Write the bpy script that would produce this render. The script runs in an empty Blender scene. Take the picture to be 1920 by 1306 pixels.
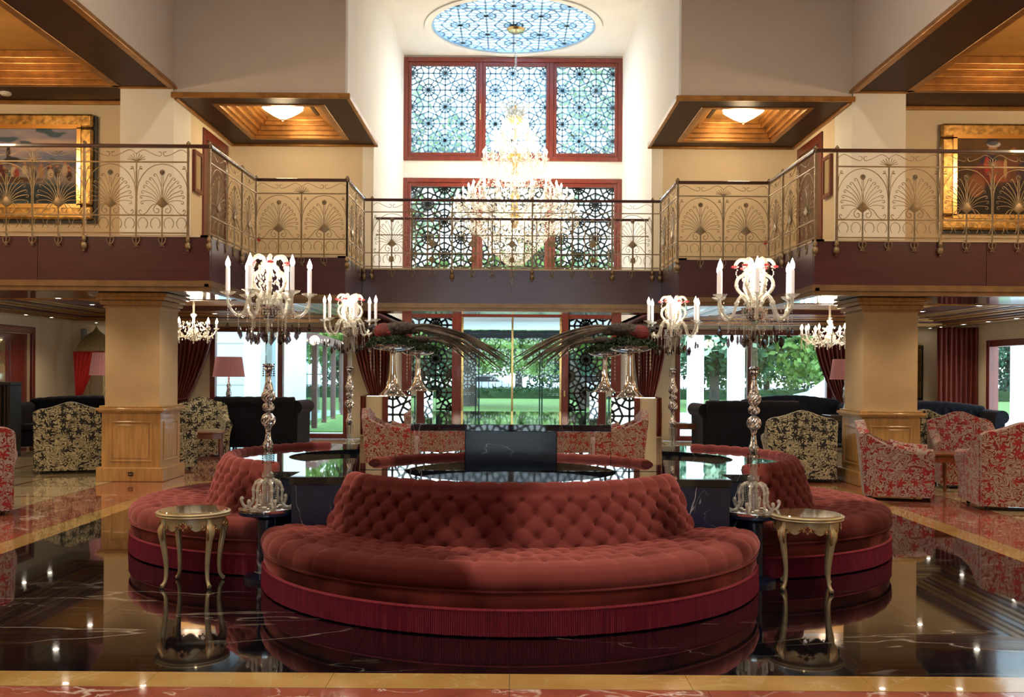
import bpy, bmesh, math, random
import numpy as np
from mathutils import Vector, Matrix
PI = math.pi
rnd = random.Random(7)
scene = bpy.context.scene
COL = scene.collection
F = 1867.0; EYE = 1.6; VX, VY = 958.8, 697.0

# ------------------------------------------------------------------ camera
cam_d = bpy.data.cameras.new('camera'); cam = bpy.data.objects.new('camera', cam_d); COL.objects.link(cam)
cam_d.sensor_width = 36.0; cam_d.lens = F / 1920 * 36.0
cam.location = (0, 0, EYE); cam.rotation_euler = (PI / 2, -0.0065, 0)
cam_d.shift_x = (960 - VX) / 1920; cam_d.shift_y = (VY - 653) / 1920
cam_d.clip_start = 0.05; cam_d.clip_end = 400
scene.camera = cam
# ------------------------------------------------------------------ world, exposure
w = bpy.data.worlds.new('sky'); scene.world = w; w.use_nodes = True
wn = w.node_tree.nodes; wl = w.node_tree.links; wn.clear()
wo = wn.new('ShaderNodeOutputWorld'); bg = wn.new('ShaderNodeBackground')
tc = wn.new('ShaderNodeTexCoord'); sx = wn.new('ShaderNodeSeparateXYZ'); cr = wn.new('ShaderNodeValToRGB')
wl.new(tc.outputs['Generated'], sx.inputs[0]); wl.new(sx.outputs['Z'], cr.inputs[0])
cr.color_ramp.elements[0].color = (0.74, 0.86, 0.95, 1); cr.color_ramp.elements[1].color = (0.55, 0.76, 1.0, 1)
wl.new(cr.outputs[0], bg.inputs[0]); wl.new(bg.outputs[0], wo.inputs[0]); bg.inputs[1].default_value = 6.5
vs = scene.view_settings
vs.view_transform = 'Standard'; vs.look = 'None'; vs.gamma = 1.0; vs.use_curve_mapping = False; vs.exposure = 0.15
cy = scene.cycles
cy.max_bounces = 9; cy.diffuse_bounces = 3; cy.glossy_bounces = 5; cy.transmission_bounces = 4; cy.transparent_max_bounces = 14
cy.use_denoising = True; cy.sample_clamp_indirect = 4.0; cy.sample_clamp_direct = 30.0
cy.caustics_reflective = False; cy.caustics_refractive = False; cy.use_adaptive_sampling = True; cy.adaptive_threshold = 0.03

def lamp(kind, name, loc, power, col=(1, 1, 1), size=0.1, rot=(0, 0, 0), size_y=None, spot=2.0, blend=0.6):
    d = bpy.data.lights.new(name, kind); d.energy = power; d.color = col
    if kind == 'AREA':
        d.size = size
        if size_y: d.shape = 'RECTANGLE'; d.size_y = size_y
    elif kind in ('POINT', 'SPOT'): d.shadow_soft_size = size
    if kind == 'SPOT': d.spot_size = spot; d.spot_blend = blend
    o = bpy.data.objects.new(name, d); COL.objects.link(o); o.location = loc; o.rotation_euler = rot
    return o
def portal(loc, rot, sx_, sy_):
    o = lamp('AREA', 'window_portal', loc, 1, size=sx_, size_y=sy_, rot=rot); o.data.cycles.is_portal = True
WARM = (1.0, 0.72, 0.42); WARM2 = (1.0, 0.82, 0.6)
portal((0, 22.75, 6), (-PI / 2, 0, 0), 4.8, 5.6)
portal((0, 22.75, 1.4), (-PI / 2, 0, 0), 4.8, 2.7)
portal((-5.5, 23.4, 1.3), (-PI / 2, 0, 0), 3.2, 2.5)
portal((5.6, 23.4, 1.3), (-PI / 2, 0, 0), 3.5, 2.5)
portal((0, 20.9, 8.86), (0, 0, 0), 3.5, 3.5)
portal((0, -8.9, 3.4), (PI / 2, 0, 0), 6.4, 6.6)
portal((10.25, 19.8, 1.4), (0, PI / 2, 0), 2.4, 3.4)
# unseen spots added above the frame to fill the hall with light
for x in (-2.6, 2.6):
    for y in (-5, 0, 5, 10):
        lamp('SPOT', 'hall_fill_spot', (x, y, 9.3), 420, WARM2, 0.25, spot=2.6, blend=0.8)
# side galleries: unseen point lights added to warm the gold ceilings
for s in (-1, 1):
    for y in (5.5, 9.5, 12.6): lamp('POINT', 'gallery_fill_light', (s * 8.0, y, 5.2), 90, WARM, 0.15)
    for y in (-4, 1.5, 6.0, 10.0): lamp('SPOT', 'gallery_downlight', (s * 7.4, y, 5.6), 160, WARM, 0.08, spot=2.4, blend=0.7)

# ------------------------------------------------------------------ materials
def srgb(r, g, b):
    f = lambda c: (c / 255) / 12.92 if c <= 10 else ((c / 255 + 0.055) / 1.055) ** 2.4
    return (f(r), f(g), f(b))
def N(nt, t, **k):
    n = nt.nodes.new(t)
    for a, v in k.items(): setattr(n, a, v)
    return n
def newmat(name):
    m = bpy.data.materials.new(name); m.use_nodes = True; nt = m.node_tree
    return m, nt, nt.nodes['Principled BSDF']
def M(name, col, rough=0.5, metal=0.0, coat=0.0, sheen=0.0, var=0.0, scale=3.0, stretch=(1, 1, 1), bump=0.0, bscale=None, col2=None, emit=0.0, ecol=None, spec=0.5, coord='Object', detail=4.0, crough=0.05, contrast=(0.35, 0.65)):
    m, nt, b = newmat(name)
    b.inputs['Base Color'].default_value = (*col, 1); b.inputs['Roughness'].default_value = rough
    b.inputs['Metallic'].default_value = metal; b.inputs['Coat Weight'].default_value = coat; b.inputs['Coat Roughness'].default_value = crough
    b.inputs['Specular IOR Level'].default_value = spec
    if sheen:
        b.inputs['Sheen Weight'].default_value = sheen; b.inputs['Sheen Roughness'].default_value = 0.35
        b.inputs['Sheen Tint'].default_value = (min(1, col[0] * 3 + .35), min(1, col[1] * 3 + .22), min(1, col[2] * 3 + .22), 1)
    if emit:
        b.inputs['Emission Color'].default_value = (*(ecol or col), 1); b.inputs['Emission Strength'].default_value = emit
    if var or bump or col2:
        tx = N(nt, 'ShaderNodeTexCoord'); mp = N(nt, 'ShaderNodeMapping'); mp.inputs['Scale'].default_value = stretch
        nt.links.new(tx.outputs[coord], mp.inputs[0])
        no = N(nt, 'ShaderNodeTexNoise'); no.inputs['Scale'].default_value = scale; no.inputs['Detail'].default_value = detail
        nt.links.new(mp.outputs[0], no.inputs['Vector'])
        c2 = col2 or tuple(c * (1 - var) for c in col)
        rp = N(nt, 'ShaderNodeValToRGB'); rp.color_ramp.elements[0].position = contrast[0]; rp.color_ramp.elements[1].position = contrast[1]
        rp.color_ramp.elements[0].color = (*c2, 1); rp.color_ramp.elements[1].color = (*col, 1)
        nt.links.new(no.outputs['Fac'], rp.inputs[0]); nt.links.new(rp.outputs[0], b.inputs['Base Color'])
        if bump:
            bp = N(nt, 'ShaderNodeBump'); bp.inputs['Strength'].default_value = bump; bp.inputs['Distance'].default_value = 0.01
            src = no
            if bscale:
                src = N(nt, 'ShaderNodeTexNoise'); src.inputs['Scale'].default_value = bscale; nt.links.new(mp.outputs[0], src.inputs['Vector'])
            nt.links.new(src.outputs['Fac'], bp.inputs['Height']); nt.links.new(bp.outputs[0], b.inputs['Normal'])
    return m
def marble(name, base, vein, rough=0.06, vscale=0.9, width=0.012, second=None, cloud=0.0, amt=1.0, stretch=(1, 1, 1), coat=0.6):
    m, nt, b = newmat(name); L = nt.links
    g = N(nt, 'ShaderNodeNewGeometry'); mp = N(nt, 'ShaderNodeMapping'); mp.inputs['Scale'].default_value = stretch
    L.new(g.outputs['Position'], mp.inputs[0])
    def veins(sc, wd, seed):
        n1 = N(nt, 'ShaderNodeTexNoise'); n1.inputs['Scale'].default_value = sc; n1.inputs['Detail'].default_value = 5; n1.inputs['Distortion'].default_value = 0.6
        of = N(nt, 'ShaderNodeVectorMath', operation='ADD'); of.inputs[1].default_value = (seed, seed * 2, -seed)
        L.new(mp.outputs[0], of.inputs[0]); L.new(of.outputs[0], n1.inputs['Vector'])
        s = N(nt, 'ShaderNodeMath', operation='SUBTRACT'); s.inputs[1].default_value = 0.5; L.new(n1.outputs['Fac'], s.inputs[0])
        a = N(nt, 'ShaderNodeMath', operation='ABSOLUTE'); L.new(s.outputs[0], a.inputs[0])
        r = N(nt, 'ShaderNodeMapRange'); r.inputs['From Min'].default_value = 0; r.inputs['From Max'].default_value = wd
        r.inputs['To Min'].default_value = 1; r.inputs['To Max'].default_value = 0; L.new(a.outputs[0], r.inputs[0])
        n2 = N(nt, 'ShaderNodeTexNoise'); n2.inputs['Scale'].default_value = sc * 1.3; L.new(of.outputs[0], n2.inputs['Vector'])
        r2 = N(nt, 'ShaderNodeMapRange'); r2.inputs['From Min'].default_value = 0.48; r2.inputs['From Max'].default_value = 0.62; L.new(n2.outputs['Fac'], r2.inputs[0])
        mu = N(nt, 'ShaderNodeMath', operation='MULTIPLY'); L.new(r.outputs[0], mu.inputs[0]); L.new(r2.outputs[0], mu.inputs[1])
        return mu
    v1 = veins(vscale, width, 3.1); v2 = veins(vscale * 2.3, width * 0.8, 9.7)
    mx = N(nt, 'ShaderNodeMath', operation='MAXIMUM'); L.new(v1.outputs[0], mx.inputs[0]); L.new(v2.outputs[0], mx.inputs[1])
    ml = N(nt, 'ShaderNodeMath', operation='MULTIPLY'); ml.inputs[1].default_value = amt; L.new(mx.outputs[0], ml.inputs[0])
    cn = N(nt, 'ShaderNodeTexNoise'); cn.inputs['Scale'].default_value = 2.2; cn.inputs['Detail'].default_value = 8; L.new(g.outputs['Position'], cn.inputs['Vector'])
    rp = N(nt, 'ShaderNodeValToRGB'); rp.color_ramp.elements[0].position = 0.35; rp.color_ramp.elements[1].position = 0.65
    rp.color_ramp.elements[0].color = (*(second or base), 1); rp.color_ramp.elements[1].color = (*base, 1); L.new(cn.outputs['Fac'], rp.inputs[0])
    mi = N(nt, 'ShaderNodeMix', data_type='RGBA'); L.new(ml.outputs[0], mi.inputs[0]); L.new(rp.outputs[0], mi.inputs[6]); mi.inputs[7].default_value = (*vein, 1)
    L.new(mi.outputs[2], b.inputs['Base Color']); b.inputs['Roughness'].default_value = rough
    b.inputs['Coat Weight'].default_value = coat; b.inputs['Coat Roughness'].default_value = 0.015
    return m
def glassy(name, tint=(1, 1, 1), refl=1.0, ior=1.45, rough=0.02, haze=0.0, hcol=(1, 1, 1)):
    """clear glass: see-through body with a fresnel reflection"""
    m = bpy.data.materials.new(name); m.use_nodes = True; nt = m.node_tree; nt.nodes.clear(); L = nt.links
    o = N(nt, 'ShaderNodeOutputMaterial'); t = N(nt, 'ShaderNodeBsdfTransparent'); t.inputs[0].default_value = (*tint, 1)
    g = N(nt, 'ShaderNodeBsdfGlossy'); g.inputs['Roughness'].default_value = rough; g.inputs[0].default_value = (refl, refl, refl, 1)
    fr = N(nt, 'ShaderNodeFresnel'); ge = N(nt, 'ShaderNodeNewGeometry'); im = N(nt, 'ShaderNodeMapRange')   # same reflection from both faces
    im.inputs['To Min'].default_value = ior; im.inputs['To Max'].default_value = 1 / ior; L.new(ge.outputs['Backfacing'], im.inputs[0]); L.new(im.outputs[0], fr.inputs[0]); mx = N(nt, 'ShaderNodeMixShader')
    L.new(fr.outputs[0], mx.inputs[0]); L.new(g.outputs[0], mx.inputs[2])
    if haze:
        d = N(nt, 'ShaderNodeBsdfDiffuse'); d.inputs[0].default_value = (*hcol, 1); m2 = N(nt, 'ShaderNodeMixShader'); m2.inputs[0].default_value = haze
        L.new(t.outputs[0], m2.inputs[1]); L.new(d.outputs[0], m2.inputs[2]); L.new(m2.outputs[0], mx.inputs[1])
    else: L.new(t.outputs[0], mx.inputs[1])
    L.new(mx.outputs[0], o.inputs[0]); return m
def damask(name, ground, ink, ink2, scale=9.0):
    m, nt, b = newmat(name); L = nt.links
    tx = N(nt, 'ShaderNodeTexCoord')
    wp = N(nt, 'ShaderNodeTexNoise'); wp.inputs['Scale'].default_value = 3.5; L.new(tx.outputs['Object'], wp.inputs['Vector'])
    av = N(nt, 'ShaderNodeVectorMath', operation='SCALE'); av.inputs['Scale'].default_value = 0.10; L.new(wp.outputs['Color'], av.inputs[0])
    ad = N(nt, 'ShaderNodeVectorMath', operation='ADD'); L.new(tx.outputs['Object'], ad.inputs[0]); L.new(av.outputs[0], ad.inputs[1])
    vo = N(nt, 'ShaderNodeTexVoronoi'); vo.inputs['Scale'].default_value = scale; vo.inputs['Randomness'].default_value = 0.55; L.new(ad.outputs[0], vo.inputs['Vector'])
    # petals: local angle around each cell
    sb = N(nt, 'ShaderNodeVectorMath', operation='SUBTRACT'); L.new(ad.outputs[0], sb.inputs[0]); L.new(vo.outputs['Position'], sb.inputs[1])
    sp = N(nt, 'ShaderNodeSeparateXYZ'); L.new(sb.outputs[0], sp.inputs[0])
    xy = N(nt, 'ShaderNodeMath', operation='ADD'); L.new(sp.outputs['X'], xy.inputs[0]); L.new(sp.outputs['Y'], xy.inputs[1])
    at = N(nt, 'ShaderNodeMath', operation='ARCTAN2'); L.new(sp.outputs['Z'], at.inputs[0]); L.new(xy.outputs[0], at.inputs[1])
    a6 = N(nt, 'ShaderNodeMath', operation='MULTIPLY'); a6.inputs[1].default_value = 6; L.new(at.outputs[0], a6.inputs[0])
    co = N(nt, 'ShaderNodeMath', operation='COSINE'); L.new(a6.outputs[0], co.inputs[0])
    pr = N(nt, 'ShaderNodeMapRange'); pr.inputs['From Min'].default_value = -1; pr.inputs['From Max'].default_value = 1; pr.inputs['To Min'].default_value = 0.20; pr.inputs['To Max'].default_value = 0.46; L.new(co.outputs[0], pr.inputs[0])
    fl = N(nt, 'ShaderNodeMath', operation='LESS_THAN'); L.new(vo.outputs['Distance'], fl.inputs[0]); L.new(pr.outputs[0], fl.inputs[1])
    # curling vines from contour lines of a noise field
    nz = N(nt, 'ShaderNodeTexNoise'); nz.inputs['Scale'].default_value = scale * 0.95; nz.inputs['Detail'].default_value = 0.5; nz.inputs['Distortion'].default_value = 2.2; L.new(ad.outputs[0], nz.inputs['Vector'])
    k = N(nt, 'ShaderNodeMath', operation='MULTIPLY'); k.inputs[1].default_value = 38; L.new(nz.outputs['Fac'], k.inputs[0])
    si = N(nt, 'ShaderNodeMath', operation='SINE'); L.new(k.outputs[0], si.inputs[0])
    gt = N(nt, 'ShaderNodeMath', operation='GREATER_THAN'); gt.inputs[1].default_value = 0.36; L.new(si.outputs[0], gt.inputs[0])
    m1 = N(nt, 'ShaderNodeMix', data_type='RGBA'); L.new(gt.outputs[0], m1.inputs[0]); m1.inputs[6].default_value = (*ground, 1); m1.inputs[7].default_value = (*ink2, 1)
    m2 = N(nt, 'ShaderNodeMix', data_type='RGBA'); L.new(fl.outputs[0], m2.inputs[0]); L.new(m1.outputs[2], m2.inputs[6]); m2.inputs[7].default_value = (*ink, 1)
    L.new(m2.outputs[2], b.inputs['Base Color']); b.inputs['Roughness'].default_value = 0.8; b.inputs['Sheen Weight'].default_value = 0.2
    return m
def vcol(name, rough=0.4):
    m, nt, b = newmat(name); a = N(nt, 'ShaderNodeVertexColor', layer_name='paint'); nt.links.new(a.outputs[0], b.inputs['Base Color']); b.inputs['Roughness'].default_value = rough
    return m

mt = {}
mt['cream'] = M('cream_plaster', srgb(226, 208, 178), 0.75, var=0.05, scale=2)
mt['greywall'] = M('grey_plaster', srgb(196, 184, 176), 0.8, var=0.05, scale=2)
mt['white'] = M('white_plaster', srgb(246, 243, 236), 0.75, var=0.03, scale=2)
mt['mahog'] = M('dark_mahogany', (0.070, 0.014, 0.020), 0.3, coat=0.5, var=0.22, scale=5, stretch=(0.4, 0.4, 6), crough=0.15)
mt['mahog_h'] = M('dark_mahogany_soffit', (0.050, 0.016, 0.013), 0.2, coat=0.9, var=0.4, scale=4, stretch=(8, 0.5, 1), crough=0.08)
mt['redwood'] = M('red_mahogany', srgb(112, 42, 30), 0.35, coat=0.3, var=0.3, scale=6, stretch=(3, 3, 0.4))
mt['mahog_u'] = M('dark_mahogany_ceiling', (0.045, 0.017, 0.016), 0.45, coat=0.0, var=0.3, scale=4, stretch=(8, 0.5, 1), spec=0.12)
mt['gold'] = M('aged_gold_moulding', (0.42, 0.20, 0.055), 0.33, metal=0.65, var=0.35, scale=6, stretch=(1, 1, 1))
mt['goldflat'] = M('gold_leaf_ceiling', (0.48, 0.25, 0.07), 0.6, metal=0.25, var=0.2, scale=3)
mt['gilt'] = M('gilt_frame', (0.58, 0.35, 0.11), 0.35, metal=0.85, var=0.55, scale=14, bump=0.5)
mt['brass'] = M('antique_brass', (0.30, 0.22, 0.13), 0.4, metal=0.8, var=0.3, scale=10)
mt['brass_b'] = M('polished_brass', (0.85, 0.58, 0.22), 0.2, metal=1)
mt['goldbar'] = M('gold_painted_bar', (0.62, 0.42, 0.18), 0.35, metal=0.6)
mt['rail'] = M('dark_handrail', (0.055, 0.014, 0.012), 0.25, coat=0.5)
mt['blackmarble'] = marble('black_marble', (0.0035, 0.0035, 0.006), (0.55, 0.5, 0.45), 0.05, 0.42, 0.0035, amt=0.7, stretch=(0.35, 1.3, 1))
mt['blockmarble'] = marble('daylit_black_marble', (0.008, 0.018, 0.060), (0.65, 0.68, 0.76), 0.22, 0.60, 0.0040, second=(0.005, 0.011, 0.036), amt=0.9, stretch=(1.6, 1.0, 0.7), coat=0.05)  # black marble; the blue of reflected daylight is put into its colour
mt['topmarble'] = marble('polished_black_top', (0.005, 0.007, 0.014), (0.5, 0.52, 0.58), 0.03, 0.55, 0.0028, amt=0.7, stretch=(1.6, 1.0, 0.7))
mt['pedestal'] = marble('black_pedestal_marble', (0.004, 0.006, 0.014), (0.6, 0.6, 0.65), 0.14, 0.7, 0.0035, amt=0.8, coat=0.0, stretch=(0.6, 1, 1.6))
mt['redmarble'] = marble('red_marble', srgb(170, 100, 82), (0.80, 0.72, 0.66), 0.06, 1.6, 0.02, second=srgb(140, 72, 60), amt=0.9)
mt['beigemarble'] = marble('beige_marble', srgb(196, 164, 104), (0.75, 0.62, 0.4), 0.08, 1.8, 0.02, second=srgb(172, 138, 82), amt=0.4)
mt['paletile'] = marble('pale_marble', srgb(206, 188, 150), (0.8, 0.7, 0.55), 0.06, 1.5, 0.02, second=srgb(188, 168, 128), amt=0.4)
mt['stripmarble'] = marble('brown_marble_strip', srgb(120, 66, 48), (0.5, 0.35, 0.25), 0.08, 1.5, 0.02)
mt['grout'] = M('floor_joint', srgb(60, 48, 40), 0.5)
mt['velvet'] = M('dusty_red_velvet', (0.20, 0.044, 0.042), 0.85, sheen=1.0, col2=(0.060, 0.004, 0.003), scale=0.75, bump=0.12, bscale=60, spec=0.2, detail=3.0, contrast=(0.46, 0.54))
mt['velvet_d'] = M('dark_red_velvet', (0.17, 0.026, 0.020), 0.85, sheen=0.8, col2=(0.05, 0.005, 0.003), scale=1.3, spec=0.2, contrast=(0.42, 0.58))
for k_ in ('velvet', 'velvet_d'):              # pile brushed two ways: the noise that shifts the colour also shifts the sheen
    nt = mt[k_].node_tree; b = nt.nodes['Principled BSDF']; no = [n for n in nt.nodes if n.type == 'TEX_NOISE'][0]
    mr = N(nt, 'ShaderNodeMapRange'); mr.inputs['From Min'].default_value = .42; mr.inputs['From Max'].default_value = .58; mr.inputs['To Min'].default_value = .12; mr.inputs['To Max'].default_value = 1.0
    nt.links.new(no.outputs['Fac'], mr.inputs[0]); nt.links.new(mr.outputs[0], b.inputs['Sheen Weight'])
mt['fringe'] = M('crimson_fringe', (0.26, 0.011, 0.036), 0.75, sheen=0.5, var=0.35, scale=9, stretch=(6, 6, 0.2))
mt['mirror'] = M('mirror_glass', (0.88, 0.9, 0.9), 0.0, metal=1)
mt['water'] = M('basin_glass', (0.02, 0.025, 0.03), 0.02, coat=1, spec=1.0)
mt['crystal'] = glassy('clear_crystal', (0.93, 0.94, 0.92), 1.0, 1.7, 0.04, haze=0.30, hcol=(0.95, 0.92, 0.86))
mt['crystal_w'] = glassy('lit_look_crystal', (0.95, 0.95, 0.92), 1.0, 1.7, 0.08, haze=0.5, hcol=(1, 0.95, 0.86))  # white haze mixed in so the crystal looks brightly lit
mt['tube'] = glassy('glass_tube', (0.86, 0.9, 0.88), 1.0, 1.7, 0.02, haze=0.12, hcol=(0.8, 0.85, 0.8))
mt['smoke'] = glassy('smoky_crystal', (0.30, 0.22, 0.22), 1.0, 1.7, 0.03, haze=0.1, hcol=(0.1, 0.06, 0.06))
mt['pane'] = glassy('window_glass', (0.93, 0.97, 0.97), 1.0, 1.45, 0.0)
mt['cutglass'] = M('cut_glass_dark_facets', (0.88, 0.88, 0.90), 0.16, metal=0.75, col2=(0.10, 0.10, 0.12), scale=55, detail=1.0, contrast=(0.40, 0.52))  # dark mottle painted in for the dark reflections of cut facets
mt['silverglass'] = M('silvered_glass', (0.75, 0.74, 0.73), 0.06, metal=0.95)
mt['pinkflower'] = glassy('red_glass_flower', (0.95, 0.35, 0.4), 1.0, 1.5, 0.1, haze=0.6, hcol=(0.85, 0.12, 0.15))
mt['candle'] = M('white_candle', (0.85, 0.83, 0.85), 0.4, emit=0.25, ecol=(1, 0.9, 0.85))
mt['flame'] = M('lit_bulb', (1, 0.9, 0.75), 0.4, emit=22.0, ecol=(1, 0.86, 0.66))
mt['flame_s'] = M('lit_small_bulb', (1, 0.9, 0.75), 0.4, emit=14.0, ecol=(1, 0.86, 0.62))
mt['shadelamp'] = M('lit_glass_shade', (1, 0.9, 0.75), 0.4, emit=5.0, ecol=(1, 0.86, 0.62))
mt['downlight'] = M('lit_downlight', (1, 0.95, 0.85), 0.4, emit=30.0, ecol=(1, 0.88, 0.7))
mt['ring'] = M('white_lamp_ring', (0.8, 0.78, 0.72), 0.4)
mt['latt'] = M('blue_grey_lattice', (0.30, 0.52, 0.80), 0.5)  # blue-grey paint, lightened in colour to stand in for bloom haze
mt['lattdark'] = M('dark_metal_lattice', (0.02, 0.035, 0.045), 0.5)
mt['curtain'] = M('russet_curtain', srgb(112, 40, 26), 0.6, sheen=0.4, var=0.35, scale=4, stretch=(10, 10, 0.2))
mt['colstone'] = M('honey_stucco', srgb(196, 167, 124), 0.55, var=0.12, scale=2.2)
mt['colwood'] = M('honey_wood', srgb(186, 144, 88), 0.35, coat=0.4, var=0.28, scale=5, stretch=(5, 5, 0.5))
mt['blackvelvet'] = M('black_velvet', (0.004, 0.005, 0.010), 0.8, sheen=0.25, var=0.4, scale=6, spec=0.2)
mt['dred'] = damask('red_floral_damask', srgb(154, 138, 130), srgb(140, 20, 26), srgb(112, 18, 26), 7.5)
mt['dblack'] = damask('black_floral_damask', srgb(176, 168, 136), srgb(14, 14, 18), srgb(16, 16, 20), 7.5)
mt['wood'] = M('chestnut_wood', srgb(122, 62, 30), 0.35, coat=0.4, var=0.35, scale=5, stretch=(4, 4, 0.6))
mt['darkwood'] = M('dark_carved_wood', srgb(48, 24, 16), 0.35, coat=0.4, var=0.35, scale=5)
mt['stool'] = M('champagne_paint', srgb(188, 173, 138), 0.38, metal=0.35, var=0.22, scale=9)
mt['stoolgold'] = M('gilded_carving', (0.55, 0.33, 0.15), 0.35, metal=0.75, var=0.4, scale=25)
mt['stooltop'] = M('glass_over_gold', (0.55, 0.45, 0.26), 0.04, metal=0.65, coat=1, var=0.15, scale=4)
mt['shade'] = M('mauve_pleated_shade', srgb(150, 92, 92), 0.7, emit=0.12, ecol=(0.75, 0.32, 0.28), var=0.3, scale=6, stretch=(14, 14, 0.2))
mt['leafdark'] = M('moss_green', (0.018, 0.045, 0.014), 0.7, var=0.6, scale=20)
mt['bird'] = M('dark_plumage', (0.012, 0.012, 0.016), 0.45, var=0.4, scale=30)
mt['birdred'] = M('crimson_plumage', (0.16, 0.010, 0.012), 0.6, var=0.5, scale=30)
mt['birdmot'] = M('mottled_plumage', (0.09, 0.07, 0.055), 0.6, col2=(0.010, 0.008, 0.008), scale=45)
mt['feather'] = M('long_brown_feather', (0.14, 0.11, 0.08), 0.6, col2=(0.025, 0.022, 0.02), scale=9, stretch=(1, 1, 1))
mt['black'] = M('matt_black', (0.008, 0.008, 0.009), 0.5)
mt['plastic'] = M('white_plastic', (0.7, 0.68, 0.63), 0.4)
mt['greyplastic'] = M('grey_plastic', (0.25, 0.24, 0.24), 0.4)
mt['redfabric'] = M('scarlet_drape', (0.55, 0.015, 0.012), 0.7, var=0.3, scale=5, stretch=(10, 10, .3))
mt['canopygold'] = M('gold_canopy', (0.70, 0.56, 0.28), 0.5, metal=0.3, var=0.4, scale=30)
mt['grass'] = M('lawn_grass', (0.12, 0.24, 0.035), 0.9, var=0.45, scale=5)
mt['paving'] = M('pale_paving', (0.62, 0.63, 0.62), 0.8, var=0.12, scale=2)
mt['road'] = M('asphalt', (0.22, 0.23, 0.24), 0.9)
mt['hedge'] = M('hedge_leaves', (0.03, 0.075, 0.02), 0.8, var=0.5, scale=18)
mt['leaf1'] = M('bright_leaf', (0.20, 0.36, 0.08), 0.7, var=0.55, scale=1.2)
mt['leaf2'] = M('deep_leaf', (0.06, 0.17, 0.08), 0.7, var=0.55, scale=1.2)
mt['bark'] = M('tree_bark', (0.10, 0.085, 0.07), 0.9, var=0.4, scale=6)
mt['pillar'] = M('white_render', (0.86, 0.87, 0.86), 0.8, var=0.04, scale=1)
mt['bluegrey'] = M('pale_blue_panel', (0.50, 0.66, 0.70), 0.6)
mt['carpaint'] = M('car_paint', (0.5, 0.52, 0.55), 0.3, coat=0.5)
mt['canvas'] = vcol('painted_canvas', 0.7)
mt['duskygold'] = M('dull_gold_moulding', (0.27, 0.165, 0.085), 0.35, metal=0.5, var=0.25, scale=6)
mt['leaf3'] = M('hazed_leaf', (0.34, 0.48, 0.30), 0.7, var=0.4, scale=1.2)  # leaf colour paled to imitate bright haze behind the upper windows
mt['annexglass'] = glassy('teal_reflection_glass', (0.45, 0.62, 0.60), 1.0, 1.6, 0.01)  # teal tint put in for foliage reflected by the panes
mt['browngrey'] = M('brown_grey_metal', srgb(120, 84, 78), 0.5)

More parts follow.
